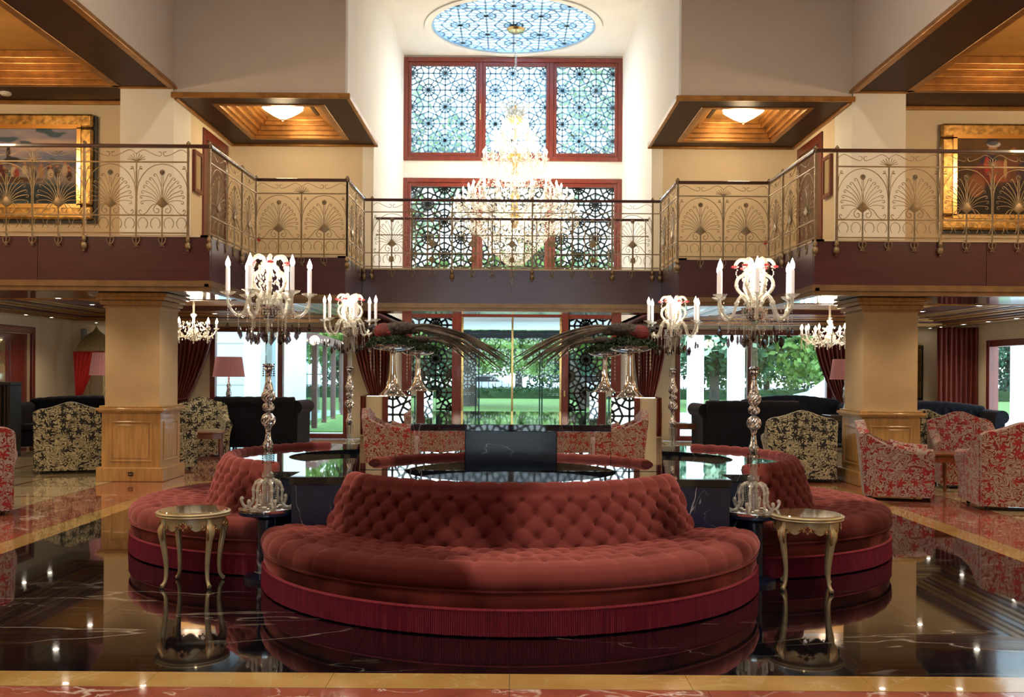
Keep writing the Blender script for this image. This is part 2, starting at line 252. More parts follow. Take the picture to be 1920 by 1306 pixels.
# ------------------------------------------------------------------ mesh helpers
class MB:
    def __init__(s): s.v = []; s.f = []
    def add(s, vs, fs):
        o = len(s.v); s.v.extend(tuple(p) for p in vs); s.f.extend(tuple(i + o for i in f) for f in fs); return s
    def box(s, c, d, rz=0.0):
        x, y, z = (k / 2 for k in d); cs, sn = math.cos(rz), math.sin(rz); P = []
        for sx_, sy_, sz_ in ((-1, -1, -1), (1, -1, -1), (1, 1, -1), (-1, 1, -1), (-1, -1, 1), (1, -1, 1), (1, 1, 1), (-1, 1, 1)):
            a, b = sx_ * x, sy_ * y; P.append((c[0] + a * cs - b * sn, c[1] + a * sn + b * cs, c[2] + sz_ * z))
        return s.add(P, [(0, 3, 2, 1), (4, 5, 6, 7), (0, 1, 5, 4), (1, 2, 6, 5), (2, 3, 7, 6), (3, 0, 4, 7)])
    def b2(s, x0, x1, y0, y1, z0, z1): return s.box(((x0 + x1) / 2, (y0 + y1) / 2, (z0 + z1) / 2), (abs(x1 - x0), abs(y1 - y0), abs(z1 - z0)))
    def tube(s, pts, r, n=6, cap=True, closed=False):
        pts = [Vector(p) for p in pts]; m = len(pts)
        rs = r if isinstance(r, (list, tuple)) else [r] * m
        V = []; up = None
        for i, p in enumerate(pts):
            a = pts[(i - 1) % m] if (closed or i > 0) else p; b = pts[(i + 1) % m] if (closed or i < m - 1) else p
            t = (b - a)
            t = t.normalized() if t.length > 1e-9 else Vector((0, 0, 1))
            if up is None: up = t.orthogonal().normalized()
            u = up - t * up.dot(t)
            u = u.normalized() if u.length > 1e-6 else t.orthogonal().normalized()
            up = u; w_ = t.cross(u)
            for k in range(n):
                an = 2 * PI * k / n; V.append(p + (u * math.cos(an) + w_ * math.sin(an)) * rs[i])
        Fc = []
        for i in range(m if closed else m - 1):
            j = (i + 1) % m
            for k in range(n): Fc.append((i * n + k, i * n + (k + 1) % n, j * n + (k + 1) % n, j * n + k))
        if cap and not closed: Fc.append(tuple(range(n - 1, -1, -1))); Fc.append(tuple((m - 1) * n + k for k in range(n)))
        return s.add(V, Fc)
    def lathe(s, prof, n=20, c=(0, 0, 0), sq=None):
        V = []; m = len(prof)
        for r, z in prof:
            for k in range(n):
                a = 2 * PI * k / n; q = 1
                if sq: q = 1 + sq[0] * math.cos(sq[1] * a)
                V.append((c[0] + r * q * math.cos(a), c[1] + r * q * math.sin(a), c[2] + z))
        Fc = [(i * n + k, i * n + (k + 1) % n, (i + 1) * n + (k + 1) % n, (i + 1) * n + k) for i in range(m - 1) for k in range(n)]
        if prof[0][0] > 1e-6: Fc.append(tuple(range(n - 1, -1, -1)))
        if prof[-1][0] > 1e-6: Fc.append(tuple((m - 1) * n + k for k in range(n)))
        return s.add(V, Fc)
    def ball(s, c, r, n=8, m=5):
        rr = r if isinstance(r, (tuple, list)) else (r, r, r); V = []
        for i in range(m + 1):
            t = PI * i / m
            for k in range(n):
                a = 2 * PI * k / n; V.append((c[0] + rr[0] * math.sin(t) * math.cos(a), c[1] + rr[1] * math.sin(t) * math.sin(a), c[2] - rr[2] * math.cos(t)))
        return s.add(V, [(i * n + k, i * n + (k + 1) % n, (i + 1) * n + (k + 1) % n, (i + 1) * n + k) for i in range(m) for k in range(n)])
    def octa(s, c, r, h=None):
        h = h or r; x, y, z = c
        return s.add([(x + r, y, z), (x, y + r, z), (x - r, y, z), (x, y - r, z), (x, y, z + h), (x, y, z - h)],
                     [(0, 1, 4), (1, 2, 4), (2, 3, 4), (3, 0, 4), (1, 0, 5), (2, 1, 5), (3, 2, 5), (0, 3, 5)])
    def grid(s, P):
        nu, nw = P.shape[:2]
        return s.add(P.reshape(-1, 3).tolist(), [(i * nw + j, (i + 1) * nw + j, (i + 1) * nw + j + 1, i * nw + j + 1) for i in range(nu - 1) for j in range(nw - 1)])
    def prism(s, loops, z0, z1):
        """extrude 2-D outlines (first outer, rest holes) from z0 to z1"""
        bm = bmesh.new(); es = []
        for lp in loops:
            vv = [bm.verts.new((x, y, z0)) for x, y in lp]
            for i in range(len(vv)): es.append(bm.edges.new((vv[i], vv[(i + 1) % len(vv)])))
        bmesh.ops.triangle_fill(bm, use_beauty=True, edges=es)
        bmesh.ops.recalc_face_normals(bm, faces=bm.faces[:])
        def inside(p, lp):
            c = False
            for i in range(len(lp)):
                (xa, ya), (xb, yb) = lp[i], lp[i - 1]
                if (ya > p.y) != (yb > p.y) and p.x < (xb - xa) * (p.y - ya) / (yb - ya) + xa: c = not c
            return c
        kill = [f for f in bm.faces if any(inside(f.calc_center_median(), h) for h in loops[1:])]
        if kill: bmesh.ops.delete(bm, geom=kill, context='FACES_ONLY')
        bm.verts.ensure_lookup_table(); bm.verts.index_update(); V0 = [v.co.copy() for v in bm.verts]; T = [tuple(v.index for v in f.verts) for f in bm.faces]
        if bm.faces and bm.faces[0].normal.z > 0: T = [t[::-1] for t in T]
        bm.free(); n = len(V0)
        V = [tuple(v) for v in V0] + [(v.x, v.y, z1) for v in V0]
        Fc = T + [tuple(i + n for i in t[::-1]) for t in T]; o = 0
        for li, lp in enumerate(loops):
            m = len(lp); area = sum(lp[i][0] * lp[(i + 1) % m][1] - lp[(i + 1) % m][0] * lp[i][1] for i in range(m))
            for i in range(m):
                a, b = o + i, o + (i + 1) % m; q = (a, b, b + n, a + n)
                Fc.append(q if (area > 0) == (li == 0) else q[::-1])
            o += m
        return s.add(V, Fc)
    def xf(s, mat, start=0):
        s.v[start:] = [tuple(mat @ Vector(p)) for p in s.v[start:]]; return s
    def mesh(s, name, mat, smooth=None):
        me = bpy.data.meshes.new(name); me.from_pydata(s.v, [], s.f)
        if mat is not None: me.materials.append(mat)
        if smooth is not None:
            me.polygons.foreach_set('use_smooth', [True] * len(me.polygons)); me.set_sharp_from_angle(angle=math.radians(smooth))
        me.update(); return me
    def build(s, name, mat, parent=None, smooth=None, loc=None, bevel=0.0, rot=None, **props):
        return obj(name, s.mesh(name, mat, smooth), parent, loc, bevel, rot, **props)
def obj(name, me, parent=None, loc=None, bevel=0.0, rot=None, **props):
    o = bpy.data.objects.new(name, me); COL.objects.link(o)
    if parent is not None: o.parent = parent
    if loc is not None: o.location = loc
    if rot is not None: o.rotation_euler = rot
    if bevel:
        bv = o.modifiers.new('bevel', 'BEVEL'); bv.width = bevel; bv.segments = 2; bv.limit_method = 'ANGLE'; bv.harden_normals = False
    for k, v in props.items(): o[k] = v
    return o
def thing(name, label, cat, loc=(0, 0, 0), rz=0.0, group=None, scale=None):
    o = bpy.data.objects.new(name, None); COL.objects.link(o); o.location = loc; o.rotation_euler = (0, 0, rz)
    o.empty_display_size = 0.1
    if scale: o.scale = scale
    o['label'] = label; o['category'] = cat
    if group: o['group'] = group
    return o
def dup(root, label, loc, rz=0.0, group=None, scale=None):
    r = root.copy(); COL.objects.link(r); r.location = loc; r.rotation_euler = (0, 0, rz); r['label'] = label
    if group: r['group'] = group
    if scale: r.scale = scale
    for ch in list(root.children):
        c = ch.copy(); COL.objects.link(c); c.parent = r
        for g in list(ch.children):
            d = g.copy(); COL.objects.link(d); d.parent = c
    return r
def struct(name, mb, mat, smooth=None, bevel=0.0, parent=None):
    o = mb.build(name, mat, parent, smooth, bevel=bevel)
    if parent is None: o['kind'] = 'structure'
    return o
def bez(pts, n=8):
    """smooth Catmull-Rom curve through points"""
    P = [Vector(p) for p in pts]; out = []
    for i in range(len(P) - 1):
        p0 = P[max(i - 1, 0)]; p1 = P[i]; p2 = P[i + 1]; p3 = P[min(i + 2, len(P) - 1)]
        for k in range(n):
            t = k / n; out.append(0.5 * ((2 * p1) + (p2 - p0) * t + (2 * p0 - 5 * p1 + 4 * p2 - p3) * t * t + (3 * p1 - p0 - 3 * p2 + p3) * t ** 3))
    out.append(P[-1]); return out
# ================================================================== SETTING
ZM = 9.4                                    # centre of the sofa island
XW, YB, YF = 10.4, 23.5, -9.0
# ---- floor
fl = struct('floor', MB().b2(-XW - .2, XW + .2, YF - .3, YB + .1, -0.2, -0.014), mt['grout'])
def tile_mesh(dx, dy, mat): return MB().b2(-dx / 2, dx / 2, -dy / 2, dy / 2, -0.014, 0.0).mesh('tile', mat)
g_ = 0.0025
tm = tile_mesh(.88 - g_, .88 - g_, mt['blackmarble'])
BX, BY0, BY1 = 4.4, 5.28, 14.08
for i in range(10):
    for j in range(10): obj('black_tile', tm, fl, (-BX + .88 * (i + .5), BY0 + .88 * (j + .5), 0))
bt = tile_mesh(.93 - g_, .25 - g_, mt['beigemarble']); bt2 = tile_mesh(.25 - g_, .93 - g_, mt['beigemarble'])
for i in range(10):
    x = -4.65 + .93 * (i + .5)
    obj('border_tile', bt, fl, (x, BY0 - .125, 0)); obj('border_tile', bt, fl, (x, BY1 + .125, 0))
bt3 = tile_mesh(.28 - g_, .88 - g_, mt['beigemarble'])
for s in (-1, 1):
    for j in range(10): obj('border_tile', bt3, fl, (s * 4.54, BY0 + .88 * (j + .5), 0))
rt = tile_mesh(1.0 - g_, .95 - g_, mt['redmarble']); r2 = tile_mesh(.97 - g_, 1.0 - g_, mt['redmarble'])
for s in (-1, 1):
    for j in range(18): obj('red_tile', r2, fl, (s * 5.17, 5.53 + 1.0 * j, 0))
for i in range(10):
    for yy in (4.55, 3.6, 2.65): obj('red_tile', rt, fl, (-4.5 + i, yy, 0)) if abs(-4.5 + i) < 5.2 else None
rt2 = tile_mesh(1.036, .95 - g_, mt['redmarble'])
for i in range(9): obj('red_tile', rt2, fl, (-4.16 + 1.04 * i, 14.83, 0))
pt = tile_mesh(1.08 - g_, 1.08 - g_, mt['paletile']); st_y = tile_mesh(4.6, .07 - g_, mt['stripmarble'])
st_x = MB().b2(-.033, .033, 0, 17.2, -.014, -.0005).mesh('strip', mt['stripmarble'])
for s in (-1, 1):
    for i in range(4):
        for j in range(15):
            y = 5.0 + 1.15 * j
            obj('pale_tile', pt, fl, (s * (6.23 + 1.15 * i), y, 0))
    for j in range(15): obj('joint_strip', st_y, fl, (s * 7.96, 5.575 + 1.15 * j, 0))
    for i in range(4): obj('joint_strip', st_x, fl, (s * (6.23 + 1.15 * i + .575), 4.5, 0))
for i in range(8):
    for j in range(7): obj('pale_tile', pt, fl, (-4.03 + 1.15 * i, 15.88 + 1.15 * j, 0))
struct('floor', MB().b2(-XW, XW, YF, 2.1, -0.014, -0.001), mt['paletile'])

# ---- outer walls
DW0, DW1 = 19.7, 21.5                       # left door
struct('wall_left', MB().b2(-XW - .2, -XW, YF, DW0, 0, 6.6).b2(-XW - .2, -XW, DW1, YB, 0, 6.6).b2(-XW - .2, -XW, DW0, DW1, 2.35, 6.6), mt['cream'])
RW0, RW1 = 17.9, 21.7
struct('wall_right', MB().b2(XW, XW + .2, YF, RW0, 0, 6.6).b2(XW, XW + .2, RW1, YB, 0, 6.6).b2(XW, XW + .2, RW0, RW1, 2.35, 6.6), mt['cream'])
LO = (-7.1, -3.84, 2.62); RO = (3.86, 7.55, 2.62)
wb = MB()
wb.b2(-XW, LO[0], YB, YB + .25, 0, 3.3).b2(LO[0], LO[1], YB, YB + .25, LO[2], 3.3).b2(LO[1], -2.5, YB, YB + .25, 0, 3.3)
wb.b2(RO[1], XW, YB, YB + .25, 0, 3.3).b2(RO[0], RO[1], YB, YB + .25, RO[2], 3.3).b2(2.5, RO[0], YB, YB + .25, 0, 3.3)
struct('wall_back', wb, mt['cream'])
# wall behind the camera with its big latticed windows
wf = MB().b2(-XW, -3.25, YF - .25, YF, 0, 9.5).b2(3.25, XW, YF - .25, YF, 0, 9.5).b2(-3.3, 3.3, YF - .25, YF, 6.9, 9.5)
struct('wall_front', wf, mt['cream'])
# ---- atrium walls
HT = 9.5
for s, nm in ((-1, 'left'), (1, 'right')):
    q = lambda a, b: (min(s * a, s * b), max(s * a, s * b))
    m = MB(); x0, x1 = q(5.05, 5.25)
    m.b2(x0, x1, YF, 14.83, 5.82, HT); struct('wall_atrium_' + nm, m, mt['greywall'])
    x0, x1 = q(2.5, 5.06); struct('wall_upper_' + nm, MB().b2(x0, x1, 14.83, 15.03, 5.72, HT), mt['greywall'])
    x0, x1 = q(2.5, 2.7)
    struct('wall_void_' + nm, MB().b2(x0, x1, 15.03, 17.9, 5.72, HT).b2(x0, x1, 17.9, 22.8, 2.72, HT).b2(x0, x1, 22.8, YB, 0, HT), mt['white'])
    x0, x1 = q(2.7, 5.25); struct('wall_niche_' + nm, MB().b2(x0, x1, 17.9, 18.1, 3.3, 6.6), mt['cream'])
    x0, x1 = q(5.05, 5.85); struct('wall_pier_' + nm, MB().b2(x0, x1, 14.83, 15.62, 3.3, 5.82), mt['white'])
    x0, x1 = q(5.05, 5.25); struct('wall_niche_side_' + nm, MB().b2(x0, x1, 15.62, 17.9, 3.3, 5.82), mt['cream'])
    x0, x1 = q(5.85, XW); struct('wall_gallery_' + nm, MB().b2(x0, x1, 15.62, 15.82, 3.3, 6.6), mt['cream'])
    # gallery ceiling: beam soffit, stepped crown, gold field
    x0, x1 = q(5.05, 5.85); m = MB().b2(x0, x1, YF, 14.83, 5.80, 5.86)
    x0, x1 = q(5.85, XW); m.b2(x0, x1, 14.83, 15.62, 5.80, 5.86); struct('ceiling_beam_' + nm, m, mt['mahog_u'])
    m = MB()
    for k, (o_, z0, z1) in enumerate(((0, 5.79, 5.90), (.06, 5.86, 5.98), (.14, 5.95, 6.05), (.26, 6.02, 6.12), (.34, 6.08, 6.2))):
        x0, x1 = q(5.83 + o_, 5.95 + o_); m.b2(x0, x1, YF, 14.80 - o_, z0, z1)
        x0, x1 = q(5.83 + o_, XW); m.b2(x0, x1, 14.70 - o_, 14.82 - o_, z0, z1)
    struct('trim_gallery_crown_' + nm, m, mt['gold'], bevel=.012)
    m = MB()
    for xx in (5.045, 5.10): x0, x1 = q(xx - .03, xx + .03); m.b2(x0, x1, YF, 14.80, 5.785 if xx > 5.07 else 5.77, 5.84)
    x0, x1 = q(5.0, 5.88); m.b2(x0, x1, 14.79, 14.83, 5.775, 5.82)
    x0, x1 = q(5.85, XW); m.b2(x0, x1, 15.56, 15.62, 5.74, 5.80)
    struct('trim_beam_' + nm, m, mt['gold'], bevel=.01)
    x0, x1 = q(5.85, XW); struct('ceiling_gallery_' + nm, MB().b2(x0, x1, YF, 15.62, 6.2, 6.26), mt['goldflat'])
    # coffered box over the corner of the balcony
    xa, xb = 2.88, 4.6; ya, yb = 15.2, 17.5
    m = MB()
    for a, b, c, d in ((2.46, xa, 14.80, 17.9), (xb, 5.05, 14.80, 17.9), (xa, xb, 14.80, ya), (xa, xb, yb, 17.9)):
        x0, x1 = q(a, b); m.b2(x0, x1, c, d, 5.66, 5.72)
    struct('ceiling_coffer_frame_' + nm, m, mt['mahog_u'])
    m = MB()
    for k in range(5):
        o_ = (0, .05, .12, .21, .27)[k]; z0 = (5.65, 5.70, 5.77, 5.84, 5.90)[k]; wd = .10
        for a, b, c, d in ((xa + o_, xa + o_ + wd, ya + o_, yb - o_), (xb - o_ - wd, xb - o_, ya + o_, yb - o_), (xa + o_ + wd, xb - o_ - wd, ya + o_, ya + o_ + wd), (xa + o_ + wd, xb - o_ - wd, yb - o_ - wd, yb - o_)):
            x0, x1 = q(a, b); m.b2(x0, x1, c, d, z0, z0 + .09)
    struct('trim_coffer_' + nm, m, mt['gold'], bevel=.012)
    x0, x1 = q(xa, xb); struct('ceiling_coffer_' + nm, MB().b2(x0, x1, ya, yb, 5.97, 6.02), mt['goldflat'])
    x0, x1 = q(3.3, 3.36); struct('trim_coffer_slot_' + nm, MB().b2(x0, x1, ya + .5, yb - .5, 5.95, 5.975), mt['black'])
    m = MB()
    x0, x1 = q(2.42, 5.08); m.b2(x0, x1, 14.76, 14.81, 5.64, 5.72); m.b2(x0, x1, 17.86, 17.9, 5.62, 5.67)
    x0, x1 = q(2.42, 2.48); m.b2(x0, x1, 14.81, 17.9, 5.64, 5.72)
    x0, x1 = q(5.0, 5.05); m.b2(x0, x1, 14.83, 17.9, 5.62, 5.67)
    struct('trim_coffer_edge_' + nm, m, mt['gold'], bevel=.012)
struct('ceiling_atrium', MB().b2(-5.25, 5.25, YF, 14.83, HT, HT + .1), mt['greywall'])
struct('trim_atrium_ceiling', MB().b2(4.85, 5.05, YF, 14.83, 9.1, 9.16), mt['mahog'])
# void ceiling with the round skylight
CIR = [(1.72 * math.cos(a * PI / 32), 20.9 + 1.72 * math.sin(a * PI / 32)) for a in range(64)]
struct('ceiling_void', MB().prism([[(-2.7, 15.03), (2.7, 15.03), (2.7, YB), (-2.7, YB)], CIR], 8.83, 8.95), mt['white'])
struct('trim_skylight', MB().prism([[(1.86 * math.cos(a * PI / 32), 20.9 + 1.86 * math.sin(a * PI / 32)) for a in range(64)], CIR], 8.80, 8.84), mt['white'])

def lat_segments(x0, x1, y0, y1, s, ox, oy):
    R, segs = .36 * s, []
    i0, i1 = int((x0 - ox) / s) - 2, int((x1 - ox) / s) + 2; j0, j1 = int((y0 - oy) / s) - 2, int((y1 - oy) / s) + 2
    for i in range(i0, i1 + 1):
        segs.append(((ox + i * s, y0), (ox + i * s, y1)))
        for j in range(j0, j1 + 1):
            if i == i0: segs.append(((x0, oy + j * s), (x1, oy + j * s)))
            if (i + j) % 2: continue
            cx, cy_ = ox + i * s, oy + j * s
            ring = [(cx + R * math.cos(PI / 6 * k), cy_ + R * math.sin(PI / 6 * k)) for k in range(12)]
            for k in range(12):
                segs.append((ring[k], ring[(k + 1) % 12]))
                if k % 3:
                    a = PI / 6 * k; segs.append(((cx, cy_), (cx + .64 * s * math.cos(a), cy_ + .64 * s * math.sin(a))))
            pts = [(.72, 0), (.5, .5), (0, .72), (-.5, .5), (-.72, 0), (-.5, -.5), (0, -.72), (.5, -.5)]
            for k in range(8):
                a, b = pts[k], pts[(k + 1) % 8]; segs.append(((cx + a[0] * s, cy_ + a[1] * s), (cx + b[0] * s, cy_ + b[1] * s)))
    return segs
def clip_rect(a, b, x0, x1, y0, y1):
    t0, t1 = 0.0, 1.0; dx, dy = b[0] - a[0], b[1] - a[1]
    for p, q in ((-dx, a[0] - x0), (dx, x1 - a[0]), (-dy, a[1] - y0), (dy, y1 - a[1])):
        if abs(p) < 1e-12:
            if q < 0: return None
        else:
            r = q / p
            if p < 0: t0 = max(t0, r)
            else: t1 = min(t1, r)
    return ((a[0] + dx * t0, a[1] + dy * t0), (a[0] + dx * t1, a[1] + dy * t1)) if t1 - t0 > 1e-4 else None
def clip_circ(a, b, cx, cy_, r):
    dx, dy = b[0] - a[0], b[1] - a[1]; fx, fy = a[0] - cx, a[1] - cy_
    A = dx * dx + dy * dy; B = 2 * (fx * dx + fy * dy); C = fx * fx + fy * fy - r * r; D = B * B - 4 * A * C
    if D <= 0 or A == 0: return None
    t0 = max(0, (-B - math.sqrt(D)) / 2 / A); t1 = min(1, (-B + math.sqrt(D)) / 2 / A)
    return ((a[0] + dx * t0, a[1] + dy * t0), (a[0] + dx * t1, a[1] + dy * t1)) if t1 - t0 > 1e-4 else None
def lattice(x0, x1, z0, z1, y, s, ox, oz, w_=.026, d_=.03):
    m = MB()
    for a, b in lat_segments(x0, x1, z0, z1, s, ox, oz):
        c = clip_rect(a, b, x0, x1, z0, z1)
        if not c: continue
        (ax, az), (bx, bz) = c; L = math.hypot(bx - ax, bz - az); ux, uz = (bx - ax) / L * w_ / 2, (bz - az) / L * w_ / 2
        V = [(ax + uz, y, az - ux), (bx + uz, y, bz - ux), (bx - uz, y, bz + ux), (ax - uz, y, az + ux)]
        m.add(V + [(p[0], y + d_, p[2]) for p in V], [(0, 1, 2, 3), (7, 6, 5, 4), (0, 4, 5, 1), (1, 5, 6, 2), (2, 6, 7, 3), (3, 7, 4, 0)])
    return m
m = MB()
for a, b in lat_segments(-1.75, 1.75, 19.1, 22.7, .56, 0, 20.9):
    c = clip_circ(a, b, 0, 20.9, 1.71)
    if c: m.box(((c[0][0] + c[1][0]) / 2, (c[0][1] + c[1][1]) / 2, 8.87), (math.dist(*c), .040, .014), math.atan2(c[1][1] - c[0][1], c[1][0] - c[0][0]))
m.prism([[(1.72 * math.cos(a * PI / 32), 20.9 + 1.72 * math.sin(a * PI / 32)) for a in range(64)], [(1.67 * math.cos(a * PI / 32), 20.9 + 1.67 * math.sin(a * PI / 32)) for a in range(64)]], 8.84, 8.9)
for yy in (20.0, 21.75): m.box((0, yy, 8.9), (3.0, .09, .03))
sky = thing('skylight_screen', 'round blue-grey star lattice set in the white ceiling above the chandelier', 'skylight', (0, 0, 0))
m.build('lattice', mt['latt'], sky)
MB().prism([CIR], 8.92, 8.93).build('pane', mt['pane'], sky)

# ---- central window and doors (Y = 22.8)
YW = 22.8
struct('wall_center', MB().b2(-2.5, 2.5, YW, YW + .2, 6.02 + .0, 6.42).b2(-2.5, 2.5, YW, YW + .2, 8.78, 8.9).b2(-2.5, 2.5, YW, YW + .2, 2.93, 3.02), mt['white'])
def window(nm, z0, z1, mull, latmat, pane_y):
    f = MB(); x0, x1 = -2.5, 2.5
    f.b2(x0, x0 + .1, YW - .06, YW + .1, z0, z1).b2(x1 - .1, x1, YW - .06, YW + .1, z0, z1)
    f.b2(x0 + .1, x1 - .1, YW - .06, YW + .1, z1 - .1, z1).b2(x0 + .1, x1 - .1, YW - .06, YW + .1, z0, z0 + .1)
    for c in mull: f.b2(c - .045, c + .045, YW - .05, YW + .1, z0 + .1, z1 - .1)
    w_ = struct(nm, f, mt['redwood'], bevel=.01)
    ed = [x0 + .1] + list(mull) + [x1 - .1]
    for i in range(3):
        a = ed[i] + (.0 if i == 0 else .045); b = ed[i + 1] - (.0 if i == 2 else .045)
        s = MB().b2(a, a + .075, YW - .02, YW + .06, z0 + .1, z1 - .1).b2(b - .075, b, YW - .02, YW + .06, z0 + .1, z1 - .1)
        s.b2(a + .075, b - .075, YW - .02, YW + .06, z1 - .19, z1 - .1).b2(a + .075, b - .075, YW - .02, YW + .06, z0 + .1, z0 + .19)
        s.build('sash', mt['redwood'], w_, bevel=.008)
        MB().b2(a + .07, b - .07, YW + .02, YW + .028, z0 + .18, z1 - .18).build('pane', mt['pane'], w_)
    lattice(x0 + .1, x1 - .1, z0 + .1, z1 - .1, YW + .13, .386, -.02, z0 + .5, .030 if z0 > 5 else .040).build('lattice', latmat, w_)
    return w_
w1 = window('window_1', 6.42, 8.78, (-.74, .88), mt['latt'], 0)
MB().b2(-.765, -.735, YW - .09, YW - .05, 7.35, 7.72).build('handle', mt['goldbar'], w1, bevel=.006)
w2 = window('window_2', 3.02, 6.02, (-.80, .86), mt['lattdark'], 0)
# entrance
f = MB()
for a, b in ((-2.5, -2.28), (-1.36, -1.14), (1.14, 1.30), (2.28, 2.5)): f.b2(a, b, YW - .08, YW + .12, 0, 2.93)
f.b2(-2.28, -1.36, YW - .06, YW + .1, 2.82, 2.93).b2(1.30, 2.28, YW - .06, YW + .1, 2.82, 2.93).b2(-1.14, 1.14, YW - .06, YW + .1, 2.85, 2.93)
for a, b in ((-2.28, -1.36), (1.30, 2.28)): f.b2(a, b, YW - .04, YW + .08, 0, .12)
ent = struct('door_1', f, mt['redwood'], bevel=.01)
for a, b in ((-2.28, -1.36), (1.30, 2.28)):
    lattice(a, b, .1, 2.85, YW + .06, .386, (a + b) / 2 + .08 * (1 if a < 0 else -1), .35, .045).build('lattice', mt['lattdark'], ent)
    MB().b2(a, b, YW + .0, YW + .01, .12, 2.82).build('pane', mt['pane'], ent)
for x in (-1.12, 0.02, 1.12): MB().b2(x - .022, x + .022, YW - .1, YW - .02, 0, 2.86).build('brass_bar', mt['brass_b'], ent)
for a, b in ((-1.1, 0), (.04, 1.1)): MB().b2(a, b, YW - .06, YW - .05, .02, 2.85).build('pane', mt['pane'], ent)
MB().b2(1.2, 1.23, YW - .12, YW - .08, 1.05, 1.18).build('handle', mt['goldbar'], ent)
# porch door frame outside the glass
po = MB()
for x in (-.88, -.80, .70, .76): po.b2(x - .015, x + .015, 24.6, 24.66, 0, 2.5)
po.b2(-1.3, 1.3, 24.58, 24.68, 2.42, 2.62)
struct('door_2', po, mt['lattdark'])

# ---- side windows of the lobby
def side_window(nm, x0, x1, zt, posts):
    f = MB()
    f.b2(x0, x0 + .12, YB - .06, YB + .12, 0, zt).b2(x1 - .12, x1, YB - .06, YB + .12, 0, zt).b2(x0 + .12, x1 - .12, YB - .06, YB + .12, zt - .12, zt).b2(x0 + .12, x1 - .12, YB - .06, YB + .12, 0, .12)
    for p in posts: f.b2(p - .06, p + .06, YB - .05, YB + .12, .12, zt - .12)
    o = struct(nm, f, mt['redwood'], bevel=.01)
    ed = [x0 + .12] + list(posts) + [x1 - .12]
    for i in range(len(ed) - 1): MB().b2(ed[i] + .02, ed[i + 1] - .02, YB + .03, YB + .04, .1, zt - .1).build('pane', mt['pane'], o)
    return o
side_window('window_3', LO[0], LO[1], LO[2], (-5.45,)); side_window('window_4', RO[0], RO[1], RO[2], (5.62,))
f = MB().b2(XW - .06, XW + .15, RW1 - .14, RW1, 0, 2.35).b2(XW - .06, XW + .15, RW0, RW0 + .14, 0, 2.35).b2(XW - .06, XW + .15, RW0 + .14, RW1 - .14, 2.21, 2.35).b2(XW - .06, XW + .15, RW0 + .14, RW1 - .14, 0, .12)
o = struct('window_5', f, mt['redwood'], bevel=.01); MB().b2(XW + .05, XW + .06, RW0 + .12, RW1 - .12, .1, 2.25).build('pane', mt['pane'], o)
# windows behind the camera
f = MB()
for a, b in ((-3.25, -3.1), (-.08, .08), (3.1, 3.25)): f.b2(a, b, YF - .1, YF + .05, 0, 6.9)
f.b2(-3.15, 3.15, YF - .1, YF + .05, 2.9, 3.1); f.b2(-3.15, 3.15, YF - .1, YF + .05, 0, .1); f.b2(-3.15, 3.15, YF - .1, YF + .05, 6.75, 6.9)
o = struct('window_6', f, mt['redwood']); lattice(-3.15, 3.15, .1, 6.8, YF - .12, .60, 0, .5, .06).build('lattice', mt['lattdark'], o)
MB().b2(-3.15, 3.15, YF - .03, YF - .02, .1, 6.8).build('pane', mt['pane'], o)

# ---- balcony slab: plan outline at its front edge
def mir(p): return [(-x, y) for x, y in p[::-1]]
half = [(2.48, 16.5), (2.48, 14.83), (3.84, 14.83), (3.84, 12.65), (XW, 12.65)]
outl = [(-x, y) for x, y in half[::-1]] + half + [(XW, YB), (2.5, YB), (2.5, 18.3), (-2.5, 18.3), (-2.5, YB), (-XW, YB)]
# fascia panels
def band(pts, t, z0, z1):
    """vertical board running along the front edge, thickness t behind it"""
    m = MB()
    for (x0, y0), (x1, y1) in zip(pts[:-1], pts[1:]):
        if abs(x0 - x1) < 1e-6:
            s = 1 if x0 > 0 else -1; m.b2(x0, x0 + s * t, min(y0, y1) + 0.0, max(y0, y1), z0, z1)
        else: m.b2(min(x0, x1), max(x0, x1), y0, y0 + t, z0, z1)
    return m
edge = [(-x, y) for x, y in half[::-1]] + half
fas = struct('fascia', MB().b2(-.01, .01, 20, 20.01, 2.8, 2.81), mt['mahog'])     # carrier of the boards
for (x0, y0), (x1, y1) in zip(edge[:-1], edge[1:]):
    L = math.dist((x0, y0), (x1, y1)); n = 3 if L > 6 else (2 if L > 4 else 1)
    for k in range(n):
        a = (x0 + (x1 - x0) * k / n, y0 + (y1 - y0) * k / n); b = (x0 + (x1 - x0) * (k + 1) / n, y0 + (y1 - y0) * (k + 1) / n)
        g = .003
        if abs(x0 - x1) < 1e-6:
            s = 1 if x0 > 0 else -1; MB().b2(x0, x0 + s * .06, min(a[1], b[1]) + .062, max(a[1], b[1]) - g, 2.72, 3.29).build('fascia_board', mt['mahog'], fas)
        else: MB().b2(min(a[0], b[0]) + g, max(a[0], b[0]) - g, y0, y0 + .06, 2.72, 3.29).build('fascia_board', mt['mahog'], fas)
tr = MB()
for o_, z0, z1 in ((-.02, 2.68, 2.73), (-.045, 2.655, 2.69), (-.015, 2.60, 2.66)):
    for (x0, y0), (x1, y1) in zip(edge[:-1], edge[1:]):
        if abs(x0 - x1) < 1e-6:
            s = 1 if x0 > 0 else -1; X = x0 + s * o_; tr.b2(X, X + s * .1, min(y0, y1) + o_, max(y0, y1) + .1, z0, z1)
        else: tr.b2(min(x0, x1), max(x0, x1), y0 + o_, y0 + .1, z0, z1)
for s in (-1, 1):
    for X, Y in ((3.84, 12.65), (2.48, 14.83)): tr.b2(s * (X - .024), s * (X + .12), Y - .024, Y + .12, 2.597, 2.733)
struct('trim_fascia', tr, mt['duskygold'])
dk = MB()
